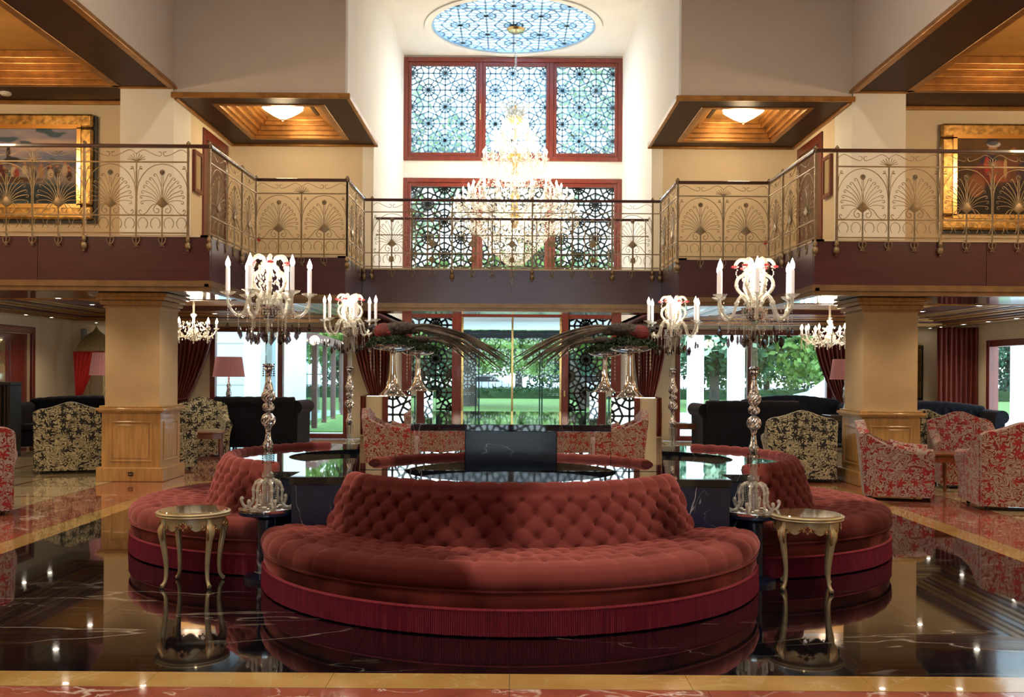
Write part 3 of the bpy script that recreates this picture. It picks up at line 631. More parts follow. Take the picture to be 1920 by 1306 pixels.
inner = [(-x, y + .06) for x, y in ((XW, 12.65), (3.90, 12.65), (3.90, 14.83), (2.54, 14.83), (2.54, 16.5))] + [(x, y + .06) for x, y in ((2.54, 16.5), (2.54, 14.83), (3.90, 14.83), (3.90, 12.65), (XW, 12.65))]
dk.prism([inner + [(XW, YB), (2.5, YB), (2.5, 18.3), (-2.5, 18.3), (-2.5, YB), (-XW, YB)]], 3.2, 3.3)
struct('floor_balcony', dk, mt['paletile'])
struct('trim_deck_edge', band(edge, .12, 3.285, 3.31).xf(Matrix.Translation((0, -.012, 0))), mt['cream'])
# lower ceiling: glossy perimeter, stepped coffers
cxa, cxb, cya, cyb = 3.05, 9.9, 15.6, 22.5
m = MB()
for s in (-1, 1):
    q = lambda a, b: (min(s * a, s * b), max(s * a, s * b))
    for a, b, c, d in ((2.5, cxa, 14.9, YB), (cxb, XW, 12.7, YB), (cxa, cxb, 14.9, cya), (cxa, cxb, cyb, YB), (3.9, cxb, 12.7, 14.9)):
        x0, x1 = q(a, b); m.b2(x0, x1, c, d, 2.70, 2.75)
    x0, x1 = q(0, 2.5); m.b2(x0, x1, 16.55, 18.3, 2.66, 2.72)
struct('ceiling_lobby', m, mt['mahog_h'])
m = MB(); md = MB()
for s in (-1, 1):
    q = lambda a, b: (min(s * a, s * b), max(s * a, s * b))
    for k in range(9):
        o_ = k * .17; z0 = 2.69 + (k * .028 if k < 5 else .112 + (k - 4) * .012); wd = .12
        for a, b, c, d in ((cxa + o_, cxa + o_ + wd, cya + o_, cyb - o_), (cxb - o_ - wd, cxb - o_, cya + o_, cyb - o_), (cxa + o_ + wd, cxb - o_ - wd, cya + o_, cya + o_ + wd), (cxa + o_ + wd, cxb - o_ - wd, cyb - o_ - wd, cyb - o_)):
            x0, x1 = q(a, b); (m if k % 3 != 2 else md).b2(x0, x1, c, d, z0, z0 + .1)
struct('trim_lobby_coffer', m, mt['gold'], bevel=.01); struct('trim_lobby_coffer_dark', md, mt['mahog'])
m = MB()
for s in (-1, 1): m.b2(min(s * cxa, s * cxb), max(s * cxa, s * cxb), cya, cyb, 2.95, 3.0)
struct('ceiling_lobby_field', m, mt['goldflat'])
m = MB()                                     # brown boards between ceiling and the edge of the void
for s in (-1, 1): x0, x1 = min(s * 2.5, s * 2.62), max(s * 2.5, s * 2.62); m.b2(x0, x1, 18.3, 22.8, 2.66, 2.76)
struct('trim_void', m, mt['mahog'])
m = MB()
for s in (-1, 1):
    for z0, h, dd in ((0, .14, .03),): m.b2(min(s * XW, s * (XW - dd)), max(s * XW, s * (XW - dd)), YF, 17.8, z0, h)
struct('baseboard_side', m, mt['colwood'])

# ---- columns
for s, nm in ((-1, 'left'), (1, 'right')):
    c = thing('column', 'square honey-coloured column with panelled wooden foot on the %s of the lobby' % nm, 'column', (s * 5.44, 14.68, 0))
    h_ = .42
    MB().box((0, 0, .1), (.96, .96, .2)).build('plinth', mt['colwood'], c, bevel=.012)
    MB().box((0, 0, .59), (h_ * 2, h_ * 2, .78)).build('wainscot', mt['colwood'], c)
    MB().box((0, 0, 1.0), (.92, .92, .03)).box((0, 0, 1.03), (.97, .97, .04)).box((0, 0, 1.065), (.90, .90, .03)).build('cap_moulding', mt['colwood'], c, bevel=.008)
    MB().box((0, 0, 1.85), (.78, .78, 1.6)).build('shaft', mt['colstone'], c)
    MB().box((0, 0, 2.50), (.84, .84, .03)).box((0, 0, 2.56), (.90, .90, .06)).box((0, 0, 2.62), (.98, .98, .05)).box((0, 0, 2.67), (1.06, 1.06, .05)).build('capital', mt['colwood'], c, bevel=.01)
    for k in range(4):
        a = PI / 2 * k; T = Matrix.Rotation(a, 4, 'Z')
        fr = MB(); t = .025
        fr.b2(-.30, .30, -h_ - .014, -h_, .28, .28 + t).b2(-.30, .30, -h_ - .014, -h_, .86 - t, .86).b2(-.30, -.30 + t, -h_ - .014, -h_, .28 + t, .86 - t).b2(.30 - t, .30, -h_ - .014, -h_, .28 + t, .86 - t)
        fr.xf(T).build('panel_moulding', mt['colwood'], c, bevel=.005)
        MB().b2(-.25, .25, -h_ - .008, -h_, .33, .81).xf(T).build('panel', mt['colwood'], c, bevel=.006)
    if s < 0:
        so = MB().box((.02, -.486, .11), (.07, .012, .055)).build('socket', mt['black'], c)
        MB().box((.02, -.492, .11), (.045, .006, .012)).build('socket_cover', mt['brass_b'], so)
# ================================================================== RAILINGS
def spiral(c, r0, a0, turns, sgn, n=9):
    """curl that starts on radius r0 at angle a0 and winds in"""
    return [(c[0] + (r0 * (1 - .72 * k / n)) * math.cos(a0 + sgn * turns * 2 * PI * k / n), 0, c[1] + (r0 * (1 - .72 * k / n)) * math.sin(a0 + sgn * turns * 2 * PI * k / n)) for k in range(n + 1)]
def fan_mesh():
    m = MB(); r = .0058; W2 = .329; bx, bz = 0, .40
    for s in (-1, 1):
        tips = [(.250, .435), (.252, .505), (.232, .565), (.205, .63), (.170, .68), (.125, .72), (.070, .765)]
        for tx, tz in tips:
            tx *= s; L = math.hypot(tx, tz - bz); ux, uz = tx / L, (tz - bz) / L; cr_ = .024
            p0 = Vector((bx + ux * .05, 0, bz + uz * .05)); pe = Vector((tx, 0, tz)); sg = -s
            mid = (p0 + pe) / 2 + Vector((-uz * s, 0, ux * s)) * (.08 * L)
            cc = (tx - uz * cr_ * sg, tz + ux * cr_ * sg); a0 = math.atan2(tz - cc[1], tx - cc[0])
            m.tube(bez([p0, mid, pe], 3) + [Vector(p) for p in spiral(cc, cr_, a0, .85, sg)[1:]], r * .8, 4)
        # arch
        m.tube(bez([(s * .318, 0, .26), (s * .318, 0, .56), (s * .285, 0, .70), (s * .2, 0, .82), (s * .10, 0, .885), (0, 0, .905)], 4), r, 4)
        # spandrel curls
        m.tube([(s * .312, 0, .66)] + bez([(s * .305, 0, .80), (s * .285, 0, .85), (s * .25, 0, .84)], 3) + [Vector(p) for p in spiral((s * .27, .862), .022, -PI / 2, .8, s)], r * .8, 4)
        # base volutes
        m.tube(bez([(s * .02, 0, .41), (s * .07, 0, .395), (s * .11, 0, .34), (s * .09, 0, .29), (s * .05, 0, .29), (s * .045, 0, .33), (s * .075, 0, .34)], 4), r * .9, 4)
        m.tube(bez([(s * .06, 0, .405), (s * .13, 0, .38), (s * .20, 0, .29), (s * .26, 0, .262), (s * .295, 0, .30), (s * .28, 0, .325), (s * .262, 0, .305)], 4), r * .9, 4)
        # C scrolls below
        for c in (.085, .245):
            m.tube([(s * c + .062 * math.cos(a), 0, .15 + .075 * math.sin(a)) for a in [(-.28 + 1.56 * k / 9) * PI for k in range(10)]], r * .8, 4)
        # swag under the handrail
        m.tube(bez([(s * .33, 0, 1.03), (s * .24, 0, 1.085), (s * .12, 0, 1.03), (s * .03, 0, 1.005), (s * .012, 0, 1.05), (s * .05, 0, 1.06)], 4), r * .8, 4)
    # palmette diamond, stem, rosette
    m.add([(0, -.012, .345), (.075, -.012, .40), (0, -.012, .485), (-.075, -.012, .40), (0, .012, .345), (.075, .012, .40), (0, .012, .485), (-.075, .012, .40), (0, -.03, .41), (0, .03, .41)],
          [(0, 1, 8), (1, 2, 8), (2, 3, 8), (3, 0, 8), (5, 4, 9), (6, 5, 9), (7, 6, 9), (4, 7, 9), (0, 4, 5, 1), (1, 5, 6, 2), (2, 6, 7, 3), (3, 7, 4, 0)])
    for dx in (-.010, .010): m.tube([(dx, 0, .45), (dx, 0, .78)], r * .7, 4)
    m.tube([(0, 0, .0), (0, 0, .36)], .010, 6)
    for k in range(8): a = 2 * PI * k / 8; m.ball((.026 * math.cos(a), 0, .80 + .026 * math.sin(a)), .012, 5, 3)
    m.ball((0, -.006, .80), .018, 6, 4)
    return m.mesh('fan_scrollwork', mt['brass'], 50)
def sprig_mesh():
    m = MB()
    for k in range(-4, 5):
        a = k * .36; m.tube(bez([(0, 0, .93), (.04 * math.sin(a), 0, .95 + .02 * math.cos(a)), (.115 * math.sin(a), 0, .955 + .085 * math.cos(a))], 2), .005, 4)
    m.tube([(0, 0, 0.0), (0, 0, .95)], .011, 6)
    return m.mesh('baluster', mt['brass'], 50)
def drop_mesh(big):
    m = MB()
    if big:
        m.lathe([(.005, -.21), (.02, -.20), (.012, -.185), (.035, -.165), (.042, -.13), (.035, -.10), (.016, -.085), (.03, -.06), (.026, -.03), (.014, -.01), (.014, .02)], 8)
    else:
        m.tube([(0, 0, .02), (0, 0, -.14)], .007, 5); m.ball((0, 0, -.10), (.014, .014, .022), 6, 4)
        for s in (-1, 1): m.tube(bez([(0, 0, -.02), (s * .045, 0, -.035), (s * .035, 0, -.085), (s * .01, 0, -.12), (s * .03, 0, -.14)], 3), .0055, 4)
    return m.mesh('drop_finial' if big else 'small_finial', mt['brass'], 50)
FAN, SPR, DR, DRB = fan_mesh(), sprig_mesh(), drop_mesh(False), drop_mesh(True)
POST = MB().box((0, 0, .55), (.028, .028, 1.1)).lathe([(.0, 1.10), (.016, 1.11), (.012, 1.125), (.03, 1.15), (.03, 1.165), (.012, 1.19), (0, 1.20)], 8).mesh('post', mt['brass'], 50)
def railing(label, p0, p1, n, cat='railing', off=0.0, tail=0.0, simple=False):
    """n fans between p0 and p1; off = gap before the first fan, tail = gap after the last"""
    p0, p1 = Vector(p0), Vector(p1); L = (p1 - p0).length; a = math.atan2(p1.y - p0.y, p1.x - p0.x)
    t = thing('balcony_railing', label, cat, (p0.x, p0.y, 3.30), a, 'brass scroll railings of the balcony')
    MB().box((L / 2, 0, 1.13), (L, .055, .045)).build('handrail', mt['rail'], t, bevel=.008)
    b = MB()
    for z in (.93, .255, .03): b.box((L / 2, 0, z), (L, .016, .016))
    b.build('rail_bars', mt['brass'], t)
    wd = (L - off - tail) / n
    for k in range(n):
        o = obj('fan_scrollwork', FAN, t, (off + wd * (k + .5), 0, 0)); o.scale = (wd / .658, 1, 1)
        obj('small_finial', DR, t, (off + wd * (k + .5), 0, 0))
    for k in range(n + 1):
        x = off + wd * k
        if k % 2 == 0 or k in (0, n): obj('post', POST, t, (x, 0, 0)); obj('drop_finial', DRB, t, (x, 0, 0))
        else: obj('baluster', SPR, t, (x, 0, 0)); obj('small_finial', DR, t, (x, 0, 0))
    return t
e = .03
railing('long brass fan railing at the left end of the balcony, before the seascape painting', (-4.11, 12.62), (-8.06, 12.62), 6)
railing('long brass fan railing at the right end of the balcony, before the dark figure painting', (4.11, 12.62), (8.06, 12.62), 6)
for s, nm in ((-1, 'left'), (1, 'right')):
    railing('short return of brass railing running back from the %s corner of the balcony' % nm, (s * 3.84, 12.62), (s * 3.81, 14.80), 3)
    MB().box((0, 0, 0), (.27, .055, .045)).build('handrail', mt['rail'], None, loc=(s * 3.975, 12.62, 4.43), bevel=.008, label='stub of handrail joining the two railings at the %s corner' % nm, category='handrail')
    railing('two-fan brass railing below the %s ceiling lamp' % nm, (s * 3.81, 14.80), (s * 2.46, 14.80), 2)
    railing('short brass railing returning to the %s end of the bridge' % nm, (s * 2.45, 14.80), (s * 2.45, 16.47), 2)
railing('wide brass fan railing across the front of the bridge under the big chandelier', (-2.45, 16.47), (2.45, 16.47), 7, off=.13, tail=.13)
# rear railing of the bridge: plain bars with small rosettes
t = thing('bridge_rear_railing', 'plain brass bar railing on the far side of the bridge, behind the fan railing', 'railing', (-2.5, 18.28, 3.30))
MB().box((2.5, 0, 1.1), (5.0, .055, .045)).build('handrail', mt['rail'], t, bevel=.008)
b = MB()
for z in (.80, .18, .03): b.box((2.5, 0, z), (5.0, .018, .018))
b.build('rail_bars', mt['brass'], t)
bm_ = MB().tube([(0, 0, 0), (0, 0, 1.08)], .010, 6).mesh('baluster', mt['brass'], 50)
for k in range(23): obj('baluster', bm_, t, (.06 + k * .222, 0, 0))
b = MB().ball((0, 0, .36), (.05, .012, .06), 6, 4)
for s in (-1, 1): b.tube(bez([(0, 0, .3), (s * .06, 0, .34), (s * .08, 0, .42), (s * .05, 0, .46)], 3), .006, 4)
rb = b.mesh('rosette', mt['brass'], 50)
for k in range(7): obj('rosette', rb, t, (.28 + k * .74, 0, 0))

# ================================================================== SOFA ISLAND
def tuft(u, w, A, B):
    """quilted height: u, w in button units"""
    p = u - w / 2; q = u + w / 2
    p = p + .06 * np.sin(3.1 * u + 1.7 * w) + .04 * np.sin(7.3 * w - 2 * u); q = q + .06 * np.sin(2.3 * u - 2.1 * w + 1)
    f = (np.abs(np.sin(PI * p)) * np.abs(np.sin(PI * q))) ** .55
    dp = p - np.round(p); dq = q - np.round(q); r2 = dp ** 2 + dq ** 2; an = np.arctan2(dq, dp)
    return A * (.52 + .48 * f) * (1 - .6 * np.exp(-r2 / .05)) - B * np.exp(-r2 / .018) + .10 * A * np.cos(7 * an + 3 * np.round(p)) * np.exp(-r2 / .09) * (r2 > .01)
def surf(P, Hh):
    du = np.gradient(P, axis=0); dw = np.gradient(P, axis=1); n = np.cross(du, dw); n /= np.linalg.norm(n, axis=2, keepdims=True) + 1e-9
    return P + n * Hh[..., None]
def arc_xy(cy_, R, th): return np.stack([R * np.sin(th), cy_ - R * np.cos(th)], -1)
def lobe(label, rz, cyo, Ro, q=1.0):
    t = thing('curved_sofa', label, 'sofa', (0, ZM, 0), rz, 'button-tufted red velvet sofas round the marble island')
    cut = -1.915; cyi = -1.26
    def angs(cy_, R, n):
        c = (cy_ - cut) / R; c = max(-1, min(1, c)); a = math.acos(c); return np.linspace(-a, a, n)
    nu = int(340 * q)
    # --- back
    prof = np.array([(1.53, .38), (1.50, .48), (1.46, .60), (1.43, .70), (1.415, .77), (1.395, .815), (1.36, .838), (1.32, .83), (1.30, .79)])
    d = np.r_[0, np.cumsum(np.hypot(*np.diff(prof, axis=0).T))]; nw = int(46 * q); s_ = np.linspace(0, d[-1], nw)
    pr = np.interp(s_, d, prof[:, 0]); pz = np.interp(s_, d, prof[:, 1])
    P = np.zeros((nu, nw, 3)); amax = None
    for j in range(nw):
        th = angs(cyi, pr[j], nu); xy = arc_xy(cyi, pr[j], th); P[:, j, :2] = xy; P[:, j, 2] = pz[j]
    L = 1.42 * 2 * angs(cyi, 1.42, 3)[-1]; nb = round(L / .165)
    U, W_ = np.meshgrid(np.linspace(0, nb, nu), (s_ - .03) / .085, indexing='ij')
    fade = np.clip((.41 - s_) / .03, 0, 1)[None, :]; Hh = tuft(U, W_, .032, .022)
    # the top roll keeps soft vertical pleats only
    pl = .014 * (np.abs(np.sin(PI * (U + .5 * (round(.36 / .085) % 2)))) ** .4); Hh = Hh * fade + pl * (1 - fade) * np.clip((.60 - s_) / .08, 0, 1)[None, :]
    P2 = surf(P, Hh)
    m = MB(); m.grid(P2)
    for e_ in (0, nu - 1):
        row = [tuple(p) for p in P2[e_, ::max(1, nw // 14)]] + [tuple(P2[e_, -1])]; cx = row[-1]
        m.add(row + [(row[-1][0], row[-1][1], .38)], [tuple(range(len(row) + 1))])
    m.build('backrest', mt['velvet'], t, 60)
    # --- seat
    nw = int(56 * q); tt = np.linspace(0, 1, nw)
    ti, to = angs(cyi, 1.50, nu), angs(cyo, Ro, nu)
    I = arc_xy(cyi, 1.48, ti); O = arc_xy(cyo, Ro, to); OUT = np.stack([np.sin(to), -np.cos(to)], -1)
    rim = np.array([(-.15, .425), (-.10, .424), (-.055, .412), (-.02, .385), (-.002, .345), (.002, .31), (-.012, .278)])
    P = np.zeros((nu, nw, 3)); kf = int(nw * .62); dd = np.r_[0, np.cumsum(np.hypot(*np.diff(rim, axis=0).T))]; sr = np.linspace(0, dd[-1], nw - kf)
    ro_, rz_ = np.interp(sr, dd, rim[:, 0]), np.interp(sr, dd, rim[:, 1])
    E = O + OUT * rim[0, 0]
    for j in range(nw):
        if j < kf: f = j / kf; P[:, j, :2] = I * (1 - f) + E * f; P[:, j, 2] = .405 + .02 * f
        else: P[:, j, :2] = O + OUT * ro_[j - kf]; P[:, j, 2] = rz_[j - kf]
    step = np.linalg.norm(np.diff(P, axis=1), axis=2); wlen = np.concatenate([np.zeros((nu, 1)), np.cumsum(step, axis=1)], axis=1)
    Lo = Ro * 2 * to[-1]; ns = round(Lo / .235)
    rows = 4.0
    U = np.linspace(0, ns, nu)[:, None] * np.ones((1, nw)); top = wlen / wlen[:, kf - 1:kf] * rows
    Wb = top; Hh = tuft(U, Wb, .032, .022)
    f2 = np.clip((rows + .15 - Wb) / .25, 0, 1); ple = .014 * np.abs(np.sin(PI * (U + (rows % 2) * .5))) ** .35
    end = np.clip((nw - 1 - np.arange(nw)) / 5, 0, 1)[None, :]
    Hh = (Hh * f2 + ple * (1 - f2)) * end
    P2 = surf(P, -Hh); m = MB(); m.grid(P2)
    for e_ in (0, nu - 1):
        row = [tuple(p) for p in P2[e_, ::4]] + [tuple(P2[e_, -1])]; m.add(row + [(row[0][0], row[0][1], .278)], [tuple(range(len(row) + 1))])
    m.build('seat', mt['velvet'], t, 60)
    # buttons
    # --- band under the seat, piping, fringe
    nb_ = 90; tb = angs(cyo, Ro, nb_); pts = arc_xy(cyo, Ro - .005, tb)
    MB().tube([(p[0], p[1], .276) for p in pts], .009, 6).build('piping', mt['velvet'], t, 60)
    P = np.zeros((nb_, 4, 3))
    for j, (o_, z) in enumerate(((-.02, .275), (-.012, .24), (-.012, .19), (-.03, .15))): P[:, j, :2] = arc_xy(cyo, Ro + o_, tb); P[:, j, 2] = z
    m = MB(); m.grid(P); m.build('seat_band', mt['velvet_d'], t, 60)
    MB().prism([[tuple(p) for p in arc_xy(cyo, Ro - .05, tb)] + [(tuple(I[-1])[0], cut), (tuple(I[0])[0], cut)]], .02, .37).build('base', mt['black'], t)
    k = int(Lo / .014) * 2 + 1; tf = angs(cyo, Ro, k); P = np.zeros((k, 5, 3)); r2_ = np.random.RandomState(3)
    wob = (np.arange(k) % 2) * .014
    jit = r2_.rand(k) * .006
    for j, (o_, z) in enumerate(((-.012, .176), (.004, .165), (.002, .155), (.0, .09), (.004, .007))):
        P[:, j, :2] = np.stack([(Ro + o_ - (wob if j > 1 else wob * .2) + (jit if j > 2 else 0)) * np.sin(tf), cyo - (Ro + o_ - (wob if j > 1 else wob * .2) + (jit if j > 2 else 0)) * np.cos(tf)], -1)
        P[:, j, 2] = z + (jit if j == 4 else 0)
    MB().grid(P).build('fringe', mt['fringe'], t, kind='stuff')
    # buttons on the back
    m = MB(); pz_b = []
    for r_ in range(1, 5):
        s_b = .03 + .085 * r_
        if s_b > .42: continue
        R_ = float(np.interp(s_b, d, prof[:, 0])); z_ = float(np.interp(s_b, d, prof[:, 1])); A = angs(cyi, R_, 3)[-1]
        for i in range(nb + 1):
            uu = (i + (r_ % 2) * .5)
            if uu > nb: continue
            th = -A + 2 * A * uu / nb; R2 = R_ - .012; m.ball((R2 * math.sin(th), cyi - R2 * math.cos(th), z_), .011, 6, 4)
    m.build('buttons', mt['velvet'], t, 60, kind='stuff')
    return t
lobe('front curved red velvet sofa, facing the viewer', 0, -1.52, 1.905)
lobe('left curved red velvet sofa, behind the left gilded stool', -PI / 2, -1.80, 1.68, .8)
lobe('right curved red velvet sofa, behind the right gilded stool', PI / 2, -1.80, 1.68, .8)
lobe('rear curved red velvet sofa, mostly hidden behind the mirrored cube', PI, -1.52, 1.93, .5)

# --- marble island
isl = thing('marble_island', 'black veined marble island, sides coloured daylight-blue, with a raised table, ringed by the sofas', 'planter', (0, ZM, 0))
AX, AY, SY, SXX = 1.65, 1.91, 1.50, 1.90
crossb = [(-AX, -AY), (AX, -AY), (AX, -SY), (SXX, -SY), (SXX, SY), (AX, SY), (AX, AY), (-AX, AY), (-AX, SY), (-SXX, SY), (-SXX, -SY), (-AX, -SY)]
MB().prism([crossb], 0.0, .742).build('body', mt['blockmarble'], isl, bevel=.004)
def arcpts(cx, cy_, R, a0, a1, n): return [(cx + R * math.cos(a0 + (a1 - a0) * k / (n - 1)), cy_ + R * math.sin(a0 + (a1 - a0) * k / (n - 1))) for k in range(n)]
RT = 1.30; hy = math.acos((AY - 1.26) / RT); hx = math.acos((SXX - 1.26) / RT); b = .012
o1 = []
o1 += [(-AX - b, -AY - b)] + arcpts(0, -1.26, RT, -PI / 2 - hy, -PI / 2 + hy, 30) + [(AX + b, -AY - b), (AX + b, -SY - b)]
o1 += [(SXX + b, -SY - b)] + arcpts(1.26, 0, RT, -hx, hx, 30) + [(SXX + b, SY + b), (AX + b, SY + b), (AX + b, AY + b)]
o1 += arcpts(0, 1.26, RT, PI / 2 - hy, PI / 2 + hy, 30) + [(-AX - b, AY + b), (-AX - b, SY + b), (-SXX - b, SY + b)]
o1 += arcpts(-1.26, 0, RT, PI - hx, PI + hx, 30) + [(-SXX - b, -SY - b), (-AX - b, -SY - b)]
CM, CX = 1.33, 1.225                       # mirror cube half sizes
rh = .85
holes = [arcpts(0, -CM, rh, -PI, 0, 26), arcpts(CX, 0, rh, -PI / 2, PI / 2, 26), arcpts(0, CM, rh, 0, PI, 26), arcpts(-CX, 0, rh, PI / 2, 3 * PI / 2, 26)]
MB().prism([o1] + holes, .745, .80).build('top', mt['topmarble'], isl, label='polished black marble top with half-round basins')
for hl in holes: MB().prism([hl], .745, .755).build('basin', mt['water'], isl)
# mirror-clad cube: four corner boxes, mirror panels, pedestals and the slab between them
BW = .415
for sx_, sy_, nm in ((-1, -1, 'front left'), (1, -1, 'front right'), (-1, 1, 'rear left'), (1, 1, 'rear right')):
    z0, z1 = .80, 1.40
    b_ = MB().box((0, 0, (z1 - z0) / 2), (BW, BW, z1 - z0)).build('mirrored_plinth', mt['mirror'], None, loc=(sx_ * (CX - BW / 2), ZM + sy_ * (CM - BW / 2), z0), bevel=.003)
    b_['label'] = 'mirror-clad square plinth, %s corner of the marble island' % nm; b_['category'] = 'plinth'; b_['group'] = 'mirrored plinths carrying the glass vases'
g0 = CX - BW
gy = CM - BW
for s in (-1, 1):
    for q in (-1, 1):
        MB().box((q * (.372 + g0) / 2, s * (CM - .012), .96), (g0 - .376, .02, .32)).build('mirror_panel', mt['mirror'], isl)
        MB().box((s * (CX - .012), q * (.372 + gy) / 2, .96), (.02, gy - .376, .32)).build('mirror_panel', mt['mirror'], isl)
    MB().box((0, s * (CM - .10), .96), (.74, .21, .32)).build('pedestal', mt['pedestal'], isl, bevel=.003)
    MB().box((s * (CX - .10), 0, .96), (.21, .74, .32)).build('pedestal', mt['pedestal'], isl, bevel=.003)
gy = CM - BW - .003; gx = g0 - .003
MB().prism([[(-gx, -CM - .01), (gx, -CM - .01), (gx, -gy), (CX + .01, -gy), (CX + .01, gy), (gx, gy), (gx, CM + .01), (-gx, CM + .01), (-gx, gy), (-CX - .01, gy), (-CX - .01, -gy), (-gx, -gy)]], 1.12, 1.175).build('table_slab', mt['topmarble'], isl, bevel=.004)

# ================================================================== VASES, MOSS, BIRDS
for sx_, sy_, nm in ((-1, -1, 'front left'), (1, -1, 'front right'), (-1, 1, 'rear left'), (1, 1, 'rear right')):
    X, Y = sx_ * (CX - BW / 2 - .03), ZM + sy_ * (CM - BW / 2)
    v = thing('trumpet_vase', 'tall silvered glass trumpet vase with shallow dish on the %s mirrored plinth' % nm, 'vase', (X, Y, 1.40), 0, 'silvered glass vases on the mirrored plinths')
    MB().lathe([(.115, 0), (.112, .006), (.088, .025), (.062, .06), (.042, .11), (.030, .18), (.024, .26), (.022, .33), (.026, .36), (.034, .37)], 24).build('stem', mt['silverglass'], v, 60)
    MB().lathe([(.03, .365), (.09, .372), (.15, .385), (.178, .405), (.182, .418), (.172, .415), (.14, .398), (.0, .385)], 32).build('dish', mt['silverglass'], v, 60)
    if sy_ < 0:
        for k in range(7):
            a = PI * (.9 + .22 * k) if sx_ < 0 else PI * (1.2 + .2 * k); r = .185 if k % 2 else .17; m = MB(); zz = .39; L = rnd.uniform(.16, .40)
            for q in range(int(L / .03)): m.octa((r * math.cos(a), r * math.sin(a), zz - .03 * q), .006, .009)
            m.tube([(r * math.cos(a), r * math.sin(a), .40), (r * math.cos(a), r * math.sin(a), .40 - L)], .0012, 3)
            m.build('bead_strand', mt['crystal'], v)
    # moss mound
    r2_ = random.Random(11 + sx_ + 3 * sy_); m = MB()
    for k in range(2600):
        a = r2_.uniform(0, 2 * PI); r = .20 * math.sqrt(r2_.random()); h = .085 * max(0, 1 - (r / .21) ** 2) * r2_.random() + .005
        x, y, z = r * math.cos(a) * 1.12, r * math.sin(a) * .8, h - .02 * (r > .18); l = r2_.uniform(.008, .022)
        d1 = Vector((r2_.gauss(0, 1), r2_.gauss(0, 1), r2_.gauss(0, .8))).normalized() * l; d2 = Vector((r2_.gauss(0, 1), r2_.gauss(0, 1), r2_.gauss(0, 1))).normalized() * l * .45
        c = Vector((x, y, z)); m.add([c - d1 - d2, c + d1 - d2, c + d1 + d2 * .6, c - d1 + d2 * .6], [(0, 1, 2, 3)])
    m.ball((0, 0, .015), (.16, .13, .04), 16, 8)
    m.build('moss_mound', mt['leafdark'], None, None, loc=(X + sx_ * .0, Y, 1.825), label='mound of dark green moss filling the %s vase dish' % nm, category='moss', kind='stuff')
    # pheasant: body looks outwards, tail sweeps to the middle
    red = (sy_ < 0)
    bd = thing('pheasant', ('stuffed dark pheasant with a crimson breast on the %s vase, tail swept inwards' if red else 'smaller stuffed black pheasant on the %s vase, half hidden by the nearer bird') % nm, 'bird', (X - sx_ * (.03 if red else .0), Y - .02, 1.885), 0 if sx_ < 0 else PI, 'stuffed pheasants on the vases')
    sc = 1.0 if red else .75; bd.scale = (sc, sc, sc)
    # local: head at -x, tail to +x
    m = MB().tube(bez([(-.20, 0, .06), (-.16, 0, .04), (-.10, 0, .045), (-.02, 0, .065), (.08, 0, .07), (.16, 0, .05), (.20, 0, .035)], 5), list(np.interp(np.linspace(0, 1, 31), [0, .12, .3, .45, .6, .75, .9, 1], [.012, .030, .050, .058, .054, .040, .020, .008])), 12)
    m.build('body', mt['birdmot'], bd, 60)
    m = MB().ball((-.20, 0, .075), (.034, .026, .028), 12, 8).tube(bez([(-.19, 0, .07), (-.17, 0, .05), (-.14, 0, .04)], 3), [.024, .026, .028, .03, .033, .036, .04], 10)
    m.tube([(-.225, 0, .072), (-.25, 0, .066), (-.262, 0, .058)], [.010, .006, .001], 6); m.build('head', mt['bird'], bd, 60)
    m = MB().ball((-.10, 0, .045), (.088, .068, .070), 14, 8); r3 = random.Random(5)
    for k in range(60):
        a = r3.uniform(0, 2 * PI); x = r3.uniform(-.17, -.02); c = Vector((x, .058 * math.cos(a), .045 + .055 * math.sin(a))); m.add([c + Vector((-.012, 0, 0)), c + Vector((.004, .01 * math.sin(a), .01 * math.cos(a) * -1)), c + Vector((.024, .012 * math.cos(a), .012 * math.sin(a)))], [(0, 1, 2)])
    m.build('breast', mt['birdred'], bd, 60)
    for s in (-1, 1):
        m = MB().ball((.05, s * .052, .085), (.12, .018, .042), 12, 6); m.build('wing', mt['birdmot'], bd, 60)
    for k in range(26):
        s = r3.uniform(-1, 1); L = r3.uniform(.45, .86); dz = r3.uniform(-.02, .05)
        p = bez([(.12, s * .02, .06 + dz * .3), (.26, s * .04, .055 + dz), (.26 + .5 * L * .8, s * .07, -.02 + dz * 1.5 - .03 * L), (.20 + .86 * L, s * .10, -.05 - .28 * L + dz * 3)], 5)
        m = MB(); n = len(p); V = []
        for i, q in enumerate(p):
            w2 = .011 * (1 - .6 * i / n) ; V += [(q.x, q.y, q.z + w2), (q.x, q.y + .004, q.z), (q.x, q.y, q.z - w2), (q.x, q.y - .004, q.z)]
        m.add(V, [(i * 4 + a, i * 4 + (a + 1) % 4, i * 4 + 4 + (a + 1) % 4, i * 4 + 4 + a) for i in range(n - 1) for a in range(4)] + [(0, 1, 2, 3)])
        m.build('tail_feather', mt['feather'], bd)
